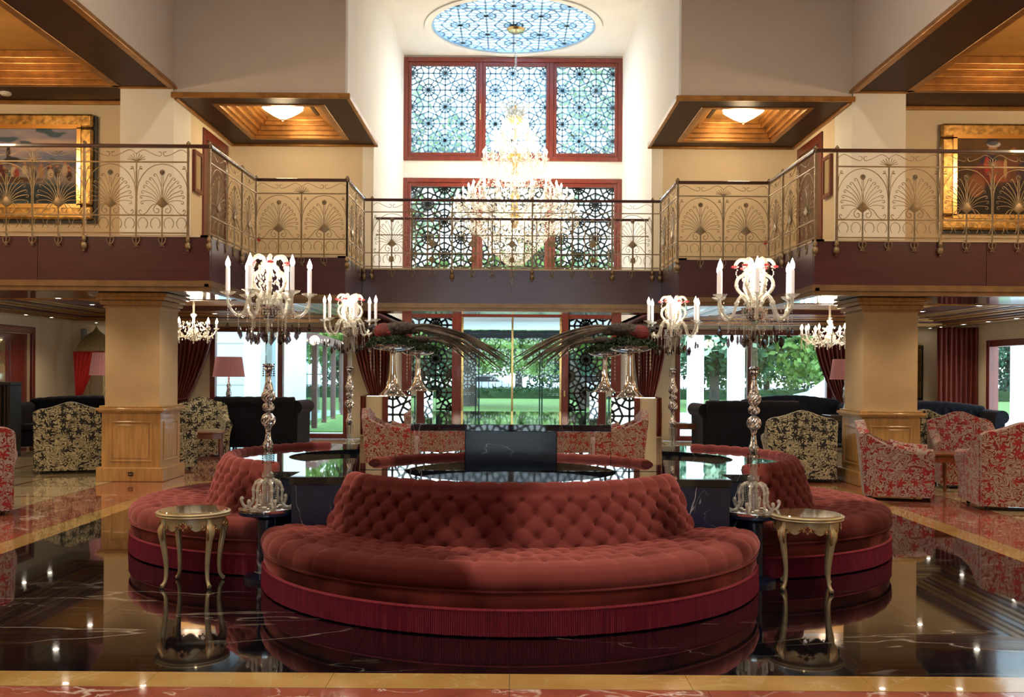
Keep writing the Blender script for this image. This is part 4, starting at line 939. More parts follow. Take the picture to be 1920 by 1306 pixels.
# ================================================================== CANDELABRA
def Zl(y): return 1.6 - (y - 694) * .0040975          # heights read off the left front lamp
def make_lamp(label):
    t = thing('crystal_floor_lamp', label, 'lamp', (0, 0, 0), 0, 'tall crystal candelabra at the corners of the island')
    MB().lathe([(.19, 0), (.19, .03), (.15, .04), (.085, .06), (.085, .46), (.13, .48), (.21, .495), (.232, .503), (.232, .52)], 28).build('pedestal', mt['blockmarble'], t, 40, label='round black marble pedestal coloured daylight-blue')
    MB().lathe([(.228, .522), (.234, .53), (.234, .545), (.225, .552)], 32).build('base_disc', mt['silverglass'], t, 40)
    pr = [(.0, Zl(955)), (.036, Zl(955)), (.036, Zl(925)), (.033, Zl(922)), (.033, Zl(905)), (.042, Zl(900)), (.036, Zl(895)), (.050, Zl(892)), (.048, Zl(887)), (.030, Zl(884)), (.030, Zl(853)), (.040, Zl(850)), (.026, Zl(846))]
    MB().lathe(pr, 16).build('lower_tube', mt['tube'], t, 40)
    MB().lathe([(.026, Zl(846)), (.040, Zl(838)), (.044, Zl(832)), (.030, Zl(826)), (.022, Zl(815)), (.021, Zl(806)), (.030, Zl(800))], 12).build('vase_neck', mt['cutglass'], t, 50)
    bl = MB()
    def cut(zc, r, h):                                  # pineapple-cut ball
        n = 24; m_ = 12; V = []
        for i in range(m_ + 1):
            a = PI * i / m_
            for k in range(n):
                q = 1 + (.08 if (i + k) % 2 else -.06) * math.sin(a)
                b = 2 * PI * k / n; V.append((r * q * math.sin(a) * math.cos(b), r * q * math.sin(a) * math.sin(b), zc - h * math.cos(a)))
        bl.add(V, [(i * n + k, i * n + (k + 1) % n, (i + 1) * n + (k + 1) % n, (i + 1) * n + k) for i in range(m_) for k in range(n)])
    cut(Zl(787), .056, .058); cut(Zl(762.5), .046, .040); cut(Zl(742), .054, .056)
    bl.build('cut_glass_balls', mt['cutglass'], t)
    MB().lathe([(.044, Zl(732)), (.034, Zl(724)), (.023, Zl(712)), (.019, Zl(703)), (.024, Zl(696)), (.036, Zl(692)), (.03, Zl(688)), (.045, Zl(685)), (.030, Zl(681))], 12).build('upper_neck', mt['cutglass'], t, 50)
    MB().lathe([(.026, Zl(683)), (.026, Zl(602)), (.04, Zl(598))], 14).build('upper_tube', mt['tube'], t, 40)
    MB().lathe([(.03, Zl(597)), (.075, Zl(588)), (.10, Zl(578)), (.105, Zl(572)), (.09, Zl(574)), (.05, Zl(585)), (.0, Zl(588))], 20, sq=(.05, 10)).build('bowl', mt['cutglass'], t, 40)
    MB().lathe([(.014, Zl(588)), (.014, Zl(545)), (.03, Zl(540)), (.012, Zl(530)), (.02, Zl(510)), (.035, Zl(500)), (.015, Zl(492)), (0, Zl(486))], 10).build('finial', mt['crystal'], t, 40)
    # six candle arms
    arm = MB().tube(bez([(.03, 0, Zl(586)), (.07, 0, Zl(560)), (.12, 0, Zl(549)), (.165, 0, Zl(562)), (.195, 0, Zl(583)), (.24, 0, Zl(592)), (.29, 0, Zl(584)), (.322, 0, Zl(568)), (.325, 0, Zl(555))], 4), .012, 8)
    for p in ((.07, Zl(560)), (.165, Zl(562)), (.24, Zl(592)), (.31, Zl(575))): arm.ball((p[0], 0, p[1]), .019, 8, 4)
    arm.lathe([(.010, Zl(557)), (.018, Zl(555)), (.052, Zl(551)), (.060, Zl(548)), (.055, Zl(548)), (.015, Zl(552)), (.015, Zl(549))], 12, (.325, 0, 0), sq=(.10, 6))
    arm = arm.mesh('arm', mt['crystal'], 40)
    can = MB().lathe([(.0175, Zl(552)), (.0175, Zl(505)), (.012, Zl(503))], 10, (.325, 0, 0)).mesh('candle', mt['candle'], 40)
    fla = MB().lathe([(.010, Zl(504)), (.019, Zl(499)), (.020, Zl(495)), (.012, Zl(489)), (.004, Zl(485)), (0, Zl(482))], 10, (.325, 0, 0)).mesh('candle_bulb', mt['flame'], 60)
    # crown scrolls with red flowers
    scr = MB().tube(bez([(.045, 0, Zl(556)), (.10, 0, Zl(546)), (.145, 0, Zl(532)), (.135, 0, Zl(517)), (.085, 0, Zl(508)), (.05, 0, Zl(500)), (.05, 0, Zl(486)), (.08, 0, Zl(481)), (.125, 0, Zl(482)), (.155, 0, Zl(491)), (.15, 0, Zl(497))], 4), .0135, 8)
    for p in ((.10, Zl(546)), (.145, Zl(530)), (.085, Zl(508)), (.08, Zl(482))): scr.ball((p[0], 0, p[1]), .018, 8, 4)
    for k in range(9): scr.octa((.075 + .006 * (k % 3), .012 * ((k % 2) * 2 - 1), Zl(500) - .018 * k), .009, .013)
    for k in range(7): scr.octa((.14 + .01 * math.sin(k), 0, Zl(500) - .016 * k), .006, .009)
    scr = scr.mesh('scroll', mt['crystal_w'], 40)
    fl = MB()
    for k in range(6):
        a = PI / 3 * k; fl.ball((.158 + .016 * math.cos(a), .018 * math.sin(a), Zl(494)), (.017, .013, .010), 6, 4)
    fl = fl.mesh('glass_flower', mt['pinkflower'], 60)
    foot = MB().tube(bez([(.035, 0, Zl(905)), (.06, 0, Zl(899)), (.095, 0, Zl(904)), (.118, 0, Zl(915)), (.115, 0, Zl(932)), (.125, 0, Zl(942)), (.155, 0, Zl(949)), (.195, 0, Zl(947)), (.218, 0, Zl(936)), (.208, 0, Zl(932))], 4), .0115, 8)
    for p in ((.095, Zl(904)), (.118, Zl(918)), (.118, Zl(935)), (.21, Zl(934))): foot.ball((p[0], 0, p[1]), .017, 8, 4)
    for k in range(9): foot.octa((.062 + .003 * math.sin(k), 0, Zl(906) - .018 * k), .005, .009)
    foot = foot.mesh('scroll_foot', mt['crystal'], 40)
    ph = math.radians(17)
    for k in range(6):
        r_ = (0, 0, ph + PI / 3 * k)
        obj('arm', arm, t, rot=r_)
        c = obj('candle', can, t, rot=r_); obj('candle_bulb', fla, c)
        s_ = obj('scroll', scr, t, rot=(0, 0, ph + PI / 6 + PI / 3 * k)); obj('glass_flower', fl, s_)
        if k < 4 or True: obj('scroll_foot', foot, t, rot=(0, 0, PI / 3 * k))
    tl = MB().lathe([(.016, 0), (.02, .006), (.016, .012)], 10).mesh('tea_light', mt['ring'], 40)
    for k in range(6): obj('tea_light', tl, t, (.10 * math.cos(k * PI / 3 + .5), .10 * math.sin(k * PI / 3 + .5), .553))
    # smoky drops under the arms
    r4 = random.Random(3)
    def drop(sc): return MB().add([(0, 0, .035 * sc), (.013 * sc, 0, .012 * sc), (0, .008 * sc, .012 * sc), (-.013 * sc, 0, .012 * sc), (0, -.008 * sc, .012 * sc), (.018 * sc, 0, -.018 * sc), (0, .010 * sc, -.018 * sc), (-.018 * sc, 0, -.018 * sc), (0, -.010 * sc, -.018 * sc), (0, 0, -.04 * sc)],
        [(0, 1, 2), (0, 2, 3), (0, 3, 4), (0, 4, 1), (1, 5, 6, 2), (2, 6, 7, 3), (3, 7, 8, 4), (4, 8, 5, 1), (5, 9, 6), (6, 9, 7), (7, 9, 8), (8, 9, 5)])
    dm = drop(1.25).mesh('smoky_drop', mt['smoke']); ds = drop(.85).mesh('smoky_drop', mt['smoke'])
    for k in range(12):
        a = ph + PI / 6 * k; r = .325 if k % 2 == 0 else .27
        obj('smoky_drop', ds, t, (r * math.cos(a), r * math.sin(a), Zl(612 + 4 * (k % 3))), rot=(0, 0, a))
    for k in range(24):
        a = ph + PI / 12 * k + .1; r = .225 - .045 * (k % 4); obj('smoky_drop', dm, t, (r * math.cos(a), r * math.sin(a), Zl(625 + 5 * (k % 3))), rot=(0, 0, a + r4.uniform(-1, 1)))
    ch = MB()
    for k in range(6):
        a0, a1 = ph + PI / 3 * k, ph + PI / 3 * (k + 1)
        for q in range(15):
            f = q / 14; r = .325 * (1 - .28 * math.sin(PI * f)); a = a0 + (a1 - a0) * f; ch.octa((r * math.cos(a), r * math.sin(a), Zl(556) - .16 * math.sin(PI * f)), .006)
        for r, zt, L in ((.325, Zl(560), .19), (.24, Zl(594), .12), (.15, Zl(585), .22), (.085, Zl(590), .24)):
            a = a0 + (.0 if r > .2 else .4)
            for q in range(int(L / .018)): ch.octa((r * math.cos(a), r * math.sin(a), zt - .018 * q), .0055, .008)
    for k in range(24):
        a = PI / 12 * k
        for q in range(4): ch.octa((.10 * math.cos(a), .10 * math.sin(a), Zl(574) - .02 * q), .008, .010)
    for k in range(110):
        a = r4.uniform(0, 2 * PI); z = r4.uniform(Zl(585), Zl(492)); ch.octa((r4.uniform(.02, .11) * math.cos(a), r4.uniform(.02, .11) * math.sin(a), z), r4.uniform(.006, .012), r4.uniform(.010, .02))
    ch.build('bead_chains', mt['crystal'], t, kind='stuff')
    for z in (Zl(846), Zl(683)):
        m = MB()
        for k in range(8):
            a = PI / 4 * k
            for q in range(6): m.octa((.046 * math.cos(a), .046 * math.sin(a), z - .017 * q), .005, .008)
        m.build('bead_collar', mt['smoke'], t, kind='stuff')
    return t
L1 = make_lamp('front left crystal candelabrum with six candles, behind the left gilded stool'); L1.location = (-1.865, 7.65, 0); L1.scale = (.94, .94, 1)
dup(L1, 'front right crystal candelabrum with six candles, behind the right gilded stool', (1.865, 7.65, 0), .05)
dup(L1, 'rear left crystal candelabrum, seen smaller beside the left pheasants', (-1.86, 11.45, 0), .6)
dup(L1, 'rear right crystal candelabrum, seen smaller beside the right pheasants', (1.86, 11.45, 0), 1.0)
for x, y in ((-1.865, 7.65), (1.865, 7.65), (-1.86, 11.45), (1.86, 11.45)): lamp('POINT', 'candelabrum_glow', (x, y, 2.40), 40, WARM2, .14)

# ================================================================== GREAT CHANDELIER
t = thing('great_chandelier', 'huge tiered crystal chandelier hanging from the round skylight', 'chandelier', (0.05, 20.9, 0))
MB().lathe([(.0, 8.76), (.05, 8.72), (.17, 8.74), (.2, 8.79), (.12, 8.83)], 20).build('ceiling_rose', mt['brass_b'], t, 40)
m = MB()
for k in range(22): m.ball((0, 0, 8.72 - k * .07), (.03, .03, .035), 6, 4)
m.build('chain', mt['crystal'], t, 40)
MB().lathe([(.02, 7.2), (.02, 6.95), (.14, 6.95), (.17, 6.90), (.14, 6.85), (.05, 6.78), (.025, 6.6), (.025, 6.2), (.16, 6.16), (.18, 6.08), (.06, 5.98), (.03, 5.8), (.03, 5.4), (.10, 5.3), (.06, 5.1), (.12, 4.9), (.04, 4.6)], 16).build('stem', mt['brass_b'], t, 40)
crm = MB(); r5 = random.Random(9)
cdl = MB().lathe([(.016, 0), (.016, .10), (.03, .10)][:2], 6).mesh('candle', mt['candle']); bul = MB().lathe([(.010, .10), (.024, .125), (.022, .15), (0, .20)], 6).mesh('candle_bulb', mt['flame_s'])
tiers = ((1.22, 5.18, 24), (.98, 5.34, 18), (.74, 5.30, 12), (.66, 6.08, 16), (.50, 6.16, 10), (.43, 6.52, 10), (.30, 6.68, 6), (1.34, 4.86, 16))
for R, z, n in tiers:
    ar = MB().tube(bez([(.04, 0, z - .35), (R * .35, 0, z - .45), (R * .75, 0, z - .30), (R * .97, 0, z - .20), (R, 0, z - .05)], 4), .013, 5)
    ar.lathe([(.012, -.05), (.055, -.02), (.06, 0), (.02, -.01)], 8, (R, 0, z)); arm = ar.mesh('arm', mt['crystal_w'], 50)
    for k in range(n):
        a = 2 * PI * (k + .5 * (n % 4 == 2)) / n; obj('arm', arm, t, rot=(0, 0, a))
        p = (R * math.cos(a), R * math.sin(a), z)
        c = obj('candle', cdl, t, p); obj('candle_bulb', bul, c)
        for q in range(5):                                    # drops and swags
            crm.octa((p[0] + r5.uniform(-.05, .05), p[1] + r5.uniform(-.05, .05), z - .05 - .045 * q), .016, .024)
        a2 = a + 2 * PI / n
        for q in range(10):
            f = q / 10; aa = a + (a2 - a) * f; rr = R * .97; crm.octa((rr * math.cos(aa), rr * math.sin(aa), z - .10 - .14 * math.sin(PI * f)), .013, .018)
# lower basket and curtains of beads
for (Ra, za, Rb, zb, n, kk) in ((.95, 4.95, .18, 3.86, 40, 26), (1.25, 4.95, .95, 4.6, 46, 9), (.62, 5.95, .9, 5.35, 30, 13), (.36, 6.5, .6, 6.1, 24, 9), (.16, 7.0, .40, 6.58, 20, 9), (.30, 7.22, .18, 6.95, 14, 6)):
    for k in range(n):
        a = 2 * PI * k / n
        for q in range(kk):
            f = q / (kk - 1); r = Ra + (Rb - Ra) * f + (.12 * math.sin(PI * f) if Ra == .95 else -.04 * math.sin(PI * f)); crm.octa((r * math.cos(a), r * math.sin(a), za + (zb - za) * f), .016, .022)
for k in range(18):
    a = 2 * PI * k / 18; crm.tube(bez([(.05 * math.cos(a), .05 * math.sin(a), 6.95), (.16 * math.cos(a), .16 * math.sin(a), 7.1), (.27 * math.cos(a), .27 * math.sin(a), 7.22), (.33 * math.cos(a), .33 * math.sin(a), 7.12)], 3), .010, 4)
for k in range(1500):
    z = r5.uniform(4.3, 7.1); R = float(np.interp(z, [4.3, 4.9, 5.4, 6.0, 6.6, 7.1], [.6, 1.25, .95, .62, .36, .2])); a = r5.uniform(0, 2 * PI); r = R * math.sqrt(r5.random())
    crm.octa((r * math.cos(a), r * math.sin(a), z), r5.uniform(.010, .022), r5.uniform(.018, .035))
crm.build('crystal_drops', mt['crystal_w'], t, kind='stuff')
for z, p in ((4.6, 210), (5.35, 400), (6.2, 320), (6.8, 190)): lamp('POINT', 'chandelier_glow', (0.05, 20.9, z), p, WARM2, .25)

# smaller chandeliers of the side lobbies
def small_ch(label, loc, n, R):
    t = thing('crystal_chandelier', label, 'chandelier', loc, 0, 'small crystal chandeliers of the lobby')
    m = MB().lathe([(.05, .66), (.05, .64), (.012, .62), (.02, .5), (.02, .35), (.06, .32), (.02, .25), (.02, .12), (.09, .05), (.10, .02), (.03, -.06), (.05, -.12), (0, -.18)], 12)
    m.build('stem', mt['crystal_w'], t, 40); c = MB()
    ar = MB().tube(bez([(.03, 0, .02), (R * .4, 0, -.08), (R * .8, 0, -.06), (R, 0, .06)], 4), .011, 6); ar.lathe([(.01, .04), (.05, .07), (.05, .075), (.01, .06)], 8, (R, 0, 0)); ar = ar.mesh('arm', mt['crystal_w'], 50)
    cd = MB().lathe([(.015, .07), (.015, .16)], 6, (R, 0, 0)).mesh('candle', mt['candle']); bu = MB().lathe([(.012, .16), (.024, .185), (.02, .21), (0, .26)], 6, (R, 0, 0)).mesh('candle_bulb', mt['flame_s'])
    for k in range(n):
        a = 2 * PI * k / n; obj('arm', ar, t, rot=(0, 0, a)); q = obj('candle', cd, t, rot=(0, 0, a)); obj('candle_bulb', bu, q)
        for j in range(8): c.octa((R * math.cos(a), R * math.sin(a), .03 - .03 * j), .013, .018)
        for j in range(8): f = j / 8; aa = a + 2 * PI / n * f; c.octa((R * .8 * math.cos(aa), R * .8 * math.sin(aa), -.02 - .08 * math.sin(PI * f)), .013, .018)
    for k in range(160): a = r5.uniform(0, 2 * PI); r = R * .7 * math.sqrt(r5.random()); c.octa((r * math.cos(a), r * math.sin(a), r5.uniform(-.15, .2)), .014, .022)
    c.build('crystal_drops', mt['crystal_w'], t, kind='stuff')
    lamp('POINT', 'chandelier_glow', (loc[0], loc[1], loc[2] + .2), 60, WARM2, .15)
small_ch('small crystal chandelier just right of the left column', (-5.75, 18.0, 2.28), 10, .42)
small_ch('wide crystal chandelier just left of the right column', (5.75, 18.0, 2.24), 14, .50)

# ================================================================== GILDED STOOLS
def stool(label, loc, rz):
    t = thing('gilded_stool', label, 'side table', loc, rz, 'round cabriole-legged side tables')
    H = .545
    MB().lathe([(.0, H - .03), (.255, H - .03), (.268, H - .022), (.262, H - .012), (.272, H - .002), (.268, H + .004), (.255, H + .008)], 40).build('top_rim', mt['stool'], t, 40)
    MB().lathe([(.0, H + .004), (.240, H + .004), (.248, H + .010), (.243, H + .015), (0, H + .015)], 40).build('glass_top', mt['stooltop'], t, 40, label='glass top over gold leaf')
    n = 96; V = []; R = .232
    for k in range(n):
        a = 2 * PI * k / n; f = (a / (PI / 2)) % 1.0; dp = .072 - .020 * math.cos(4 * PI * f) - (.022 * math.exp(-((f - .5) / .13) ** 2))
        for r, z in ((R, H - .03), (R, H - .03 - dp * 1.0), (R - .014, H - .03 - dp), (R - .014, H - .03)): V.append((r * math.cos(a), r * math.sin(a), z))
    MB().add(V, [(k * 4 + j, ((k + 1) % n) * 4 + j, ((k + 1) % n) * 4 + (j + 1) % 4, k * 4 + (j + 1) % 4) for k in range(n) for j in range(4)]).build('apron', mt['stool'], t, 50)
    V = []
    leg = MB().tube(bez([(.222, 0, H - .035), (.232, 0, H - .085), (.246, 0, H - .13), (.240, 0, H - .20), (.222, 0, H - .30), (.212, 0, H - .40), (.218, 0, .06), (.240, 0, .022), (.252, 0, .014)], 5),
                    list(np.interp(np.linspace(0, 1, 41), [0, .1, .2, .35, .6, .75, .85, .93, 1], [.020, .024, .030, .024, .017, .0135, .014, .019, .012])), 12)
    leg = leg.mesh('leg', mt['stool'], 60)
    car = MB()
    for s in (-1, 1): car.tube(bez([(.246, s * .02, H - .075), (.262, s * .026, H - .12), (.252, s * .016, H - .19), (.243, 0, H - .215)], 4), [.006] * 4 + [.010] * 4 + [.006] * 4 + [.003], 8)
    for s in (-1, 1):
        P = [(.236, s * (.022 + .0), H - .09)]
        for k in range(14): a = 2 * PI * k / 9; r = .020 * (1 - k / 16); P.append((.238, s * (.045 + r * math.cos(a + PI)), H - .10 + r * math.sin(a)))
        car.tube(P, .0055, 6)
    car = car.mesh('leg_carving', mt['stoolgold'], 60)
    ft = MB().lathe([(.012, 0), (.016, .004), (.012, .014)], 8, (.248, 0, 0)).mesh('foot_pad', mt['black'], 40)
    ap = MB()
    for k in range(9):
        q = (k - 4) / 4; ap.ball((.238, q * .055, H - .095 - .012 * math.cos(q * PI) + .01 * (k % 2)), (.009, .010, .010), 6, 4)
    for k in range(5): a = PI * k / 4; ap.ball((.24, .024 * math.cos(a), H - .085 + .028 * math.sin(a)), (.008, .009, .012), 6, 4)
    ap = ap.mesh('apron_carving', mt['stoolgold'], 60)
    for k in range(4):
        a = PI / 2 * k
        l = obj('leg', leg, t, rot=(0, 0, a)); obj('leg_carving', car, l); obj('foot_pad', ft, l)
        obj('apron_carving', ap, t, rot=(0, 0, a + PI / 4))
    return t
S1 = stool('left gilded round stool-table with cabriole legs on the black floor', (-2.37, 7.45, 0), math.radians(45))
dup(S1, 'right gilded round stool-table with cabriole legs, beside the right candelabrum', (2.22, 7.46, 0), math.radians(30))

# ================================================================== UPHOLSTERY
def armchair(fab, label, loc, rz, group, pattern, H=1.06, Wd=.86):
    """faces local -y"""
    t = thing('floral_armchair', label, 'armchair', loc, rz, group)
    def sheet(fn, nu, nv, th):
        """closed slab around a surface fn(u,v)->point, thickness th along normal"""
        P = np.array([[fn(i / (nu - 1), j / (nv - 1)) for j in range(nv)] for i in range(nu)], float)
        A = surf(P, np.full(P.shape[:2], th / 2)); B = surf(P, np.full(P.shape[:2], -th / 2)); m = MB(); m.grid(A); o = len(m.v); m.grid(B[:, ::-1]);
        rim = [(0, j) for j in range(nv)] + [(i, nv - 1) for i in range(1, nu)] + [(nu - 1, j) for j in range(nv - 2, -1, -1)] + [(i, 0) for i in range(nu - 2, 0, -1)]
        for k in range(len(rim)):
            a, b = rim[k], rim[(k + 1) % len(rim)]
            m.f.append((a[0] * nv + a[1], b[0] * nv + b[1], o + b[0] * nv + (nv - 1 - b[1]), o + a[0] * nv + (nv - 1 - a[1])))
        return m
    def camel(x): return H - .05 - .10 * min(1, abs(x) / (Wd / 2)) ** 2 + .06 * math.exp(-(x / .18) ** 2) + .02 * math.exp(-((abs(x) - Wd * .42) / .05) ** 2)
    def back(u, v):
        x = (u - .5) * (Wd - .02); z = .06 + (camel(x) - .06) * v; return (x * (1 + .04 * v), .36 + .10 * v - .04 * math.cos((u - .5) * PI) * -1 * .6 - .05 * abs(u - .5) * v, z)
    m = sheet(back, 22, 14, .12); m.build('backrest', fab, t, 50, bevel=0)
    for s in (-1, 1):
        def arm(u, v):
            y = .40 - u * .80; top = .60 + (camel(Wd / 2) - .60) * max(0, 1 - u / .72) ** 1.7 + .015 * math.sin(u * PI)
            z = .06 + (top - .06) * v; flare = .05 * v ** 3 * (.4 + u); return (s * (Wd / 2 - .05 + flare + .01 * (1 - v)), y, z)
        sheet(arm, 18, 10, .11).build('arm', fab, t, 50)
        MB().tube(bez([(s * (Wd / 2 - .03), .10, .68), (s * (Wd / 2 + .0), -.1, .625), (s * (Wd / 2 + .01), -.38, .61)], 5), .062, 10).build('arm_roll', fab, t, 50)
    c = MB().b2(-Wd / 2 + .10, Wd / 2 - .10, -.40, .34, .34, .48); c.build('seat_cushion', fab, t, bevel=.035)
    sk = MB(); n = 40; V = []
    MB().b2(-Wd / 2 + .06, Wd / 2 - .06, -.385, .36, .05, .36).build('seat_front', fab, t, bevel=.01)
    for s in (-1, 1):
        for y in (-.34, .36): MB().lathe([(.018, 0), (.024, .03), (.028, .07)], 8, (s * (Wd / 2 - .09), y, 0)).build('leg', mt['darkwood'], t)
    return t
R_, B_ = mt['dred'], mt['dblack']
gr, gb = 'red floral armchairs', 'black floral armchairs'
armchair(R_, 'red floral armchair by the right column, facing right', (5.04, 12.95, 0), math.radians(72), gr, 1, .99)
armchair(R_, 'large red floral armchair at the right edge, its back to the viewer', (6.08, 12.1, 0), math.radians(172), gr, 1, 1.04, .96)
armchair(R_, 'red floral armchair facing the viewer between the two nearer right ones', (6.55, 14.3, 0), math.radians(-10), gr, 1, 1.05)
armchair(R_, 'red floral armchair cut off by the left edge of the picture', (-6.06, 11.0, 0), math.radians(208), gr, 1, 1.06, .98)
armchair(B_, 'black floral armchair left of the left column, its back to the viewer', (-6.86, 15.6, 0), math.radians(-160), gb, 0, 1.09, 1.02)
armchair(B_, 'black floral armchair half hidden behind the left column, back to the viewer', (-5.62, 16.1, 0), math.radians(-150), gb, 0, 1.0)
armchair(B_, 'black floral armchair facing the viewer beyond the left column', (-5.75, 18.6, 0), math.radians(20), gb, 0, 1.08)
armchair(B_, 'black floral armchair left of the right column, its back to the viewer', (4.38, 15.1, 0), math.radians(168), gb, 0, 1.05, .98)
armchair(B_, 'black floral armchair just right of the right column', (6.62, 16.2, 0), math.radians(170), gb, 0, 1.04)
armchair(R_, 'red floral armchair near the viewer on the left, seen in the mirrored cube', (-2.0, -.9, 0), math.radians(90), gr, 1, .96)
armchair(R_, 'red floral armchair near the viewer on the right, seen in the mirrored cube', (1.80, -.9, 0), math.radians(-90), gr, 1, .96)
armchair(R_, 'farther red floral armchair on the left in the mirror', (-1.45, -3.4, 0), math.radians(120), gr, 1, .9)
armchair(R_, 'farther red floral armchair on the right in the mirror', (1.25, -3.4, 0), math.radians(-120), gr, 1, .9)

def chesterfield(label, loc, rz, Wd=1.75, H=1.04, camel=0.0, q=1):
    """faces local -y"""
    t = thing('black_velvet_sofa', label, 'sofa', loc, rz, 'black velvet sofas of the lobby')
    bk = mt['blackvelvet']; MB().b2(-Wd / 2, Wd / 2, -.40, .42, .08, .40).build('base', bk, t, bevel=.02)
    nu, nw = 70, 30; prof = np.array([(.30, .40), (.33, .60), (.36, H - .20), (.36, H - .10), (.40, H - .03), (.47, H), (.54, H - .04), (.56, H - .12), (.50, H - .20), (.47, .5), (.45, .1)])
    d = np.r_[0, np.cumsum(np.hypot(*np.diff(prof, axis=0).T))]; s_ = np.linspace(0, d[-1], nw); P = np.zeros((nu, nw, 3)); X = np.linspace(-Wd / 2 + .02, Wd / 2 - .02, nu)
    for j in range(nw):
        P[:, j, 0] = X; P[:, j, 1] = np.interp(s_[j], d, prof[:, 0]); z = np.interp(s_[j], d, prof[:, 1]); P[:, j, 2] = z + camel * np.cos(X / Wd * PI) * max(0, (z - .5) / (H - .5)) + .008 * np.abs(np.sin(X * 14))
    U, W_ = np.meshgrid(X / .17, s_ / .13, indexing='ij'); fade = np.clip((d[4] - s_) / .05, 0, 1)[None, :]
    m = MB(); m.grid(surf(P, -tuft(U, W_, .03, .02) * fade))
    for e_ in (0, nu - 1): m.add([tuple(p) for p in P[e_]], [tuple(range(nw))])
    m.build('backrest', bk, t, 60)
    for s in (-1, 1):
        x = s * (Wd / 2 - .02); V = [(0, .0), (0, .62)] ; n = 18
        sec = [(x - s * .10, .08), (x - s * .12, H - .26)] + [(x + s * .02 + .135 * math.cos(a) , H - .20 + .135 * math.sin(a)) for a in ([PI - .4 - (PI * 1.25) * k / 12 for k in range(13)] if s > 0 else [.4 + (PI * 1.25) * k / 12 for k in range(13)])] + [(x + s * .06, .08)]
        m = MB(); k_ = len(sec); V = [(a, -.43, b) for a, b in sec] + [(a, .46, b) for a, b in sec]
        m.add(V, [tuple(range(k_)), tuple(range(2 * k_ - 1, k_ - 1, -1))] + [(i, i + k_, (i + 1) % k_ + k_, (i + 1) % k_) for i in range(k_)]); m.build('arm', bk, t, 40)
    n = max(2, round(Wd / .7)); cw = (Wd - .26) / n
    for k in range(n): MB().b2(-Wd / 2 + .13 + cw * k + .005, -Wd / 2 + .13 + cw * (k + 1) - .005, -.44, .28, .40, .52).build('seat_cushion', bk, t, bevel=.03)
    for s in (-1, 1):
        for y in (-.36, .38): MB().lathe([(.02, 0), (.035, .04), (.03, .09)], 8, (s * (Wd / 2 - .1), y, 0)).build('leg', mt['darkwood'], t)
    return t
chesterfield('black chesterfield loveseat between left candelabrum and left windows, back to the viewer', (-5.0, 20.0, 0), math.radians(176), 1.62, 1.08)
chesterfield('black chesterfield sofa before the right windows, back to the viewer', (4.75, 20.2, 0), math.radians(-176), 1.9, 1.06)
chesterfield('camel-backed black sofa behind the right candelabrum, against the windows', (6.4, 22.3, 0), math.radians(2), 2.3, 1.0, .12)
chesterfield('long black sofa at the far left, below the gold canopy', (-8.6, 19.9, 0), math.radians(4), 2.3, 1.0, .07)
chesterfield('black sofa at the far right, below the curtain', (8.7, 20.3, 0), math.radians(-4), 2.2, .96, .10)
chesterfield('black sofa behind the left armchair, end turned to the viewer', (-7.0, 18.3, 0), math.radians(-80), 1.7, .95)

# ================================================================== TABLES AND LAMPS
def table(label, loc, rz, W_, D_, H, mat, top=None, taper=True):
    t = thing('wooden_table', label, 'table', loc, rz)
    MB().b2(-W_ / 2, W_ / 2, -D_ / 2, D_ / 2, H - .03, H).build('tabletop', mat, t, bevel=.008)
    MB().b2(-W_ / 2 + .03, W_ / 2 - .03, -D_ / 2 + .03, D_ / 2 - .03, H - .12, H - .03).build('apron', mat, t)
    for sx_ in (-1, 1):
        for sy_ in (-1, 1): MB().lathe([(.016, 0), (.022, .05), (.018, .10), (.028, H - .3), (.034, H - .2), (.024, H - .16), (.034, H - .12)], 10, (sx_ * (W_ / 2 - .06), sy_ * (D_ / 2 - .06), 0)).build('leg', mat, t, 40)
    return t
table('chestnut console table with turned legs right of the mirrored cube', (3.75, 20.4, 0), 0, .95, .5, .58, mt['wood'])
table('dark side table left of the black loveseat, carrying the pleated lamp', (-6.15, 20.9, 0), 0, .75, .6, .72, mt['darkwood'])
table('wooden coffee table beyond the left column', (-5.45, 17.5, 0), .2, .8, .5, .52, mt['wood'])
table('dark coffee table between left armchair and left column', (-6.6, 17.0, 0), .1, .9, .6, .60, mt['darkwood'])
table('dark round-cornered table behind the left column, under the mauve lamp', (-7.75, 18.6, 0), 0, .6, .6, .75, mt['darkwood'])
table('side table behind the right column, under the mauve lamp', (6.85, 20.7, 0), 0, .6, .6, .75, mt['darkwood'])
table('low dark table among the red armchairs on the right', (5.75, 13.4, 0), .1, .55, .55, .56, mt['wood'])
def tlamp(label, loc, r=.30):
    t = thing('table_lamp', label, 'lamp', loc, 0, 'table lamps with mauve pleated shades')
    MB().lathe([(.10, 0), (.10, .02), (.04, .05), (.06, .12), (.03, .20), (.045, .30), (.06, .38), (.035, .50), (.05, .56), (.02, .62), (.02, .80)], 14).build('crystal_base', mt['cutglass'], t, 40)
    n = 64; V = []
    for r_, z in ((r, .74), (r * .97, .76), (r * .8, 1.16)):
        for k in range(n): a = 2 * PI * k / n; q = r_ * (1 + (.018 if k % 2 else 0)); V.append((q * math.cos(a), q * math.sin(a), z))
    MB().add(V, [(i * n + k, i * n + (k + 1) % n, (i + 1) * n + (k + 1) % n, (i + 1) * n + k) for i in range(2) for k in range(n)]).build('pleated_shade', mt['shade'], t)
    lamp('POINT', 'table_lamp_glow', (loc[0], loc[1], loc[2] + .9), 12, WARM, .05)
tlamp('table lamp with mauve pleated shade before the left windows', (-5.93, 20.9, .72), .33)
tlamp('table lamp with mauve pleated shade peeking out left of the left column', (-7.55, 18.6, .75), .32)
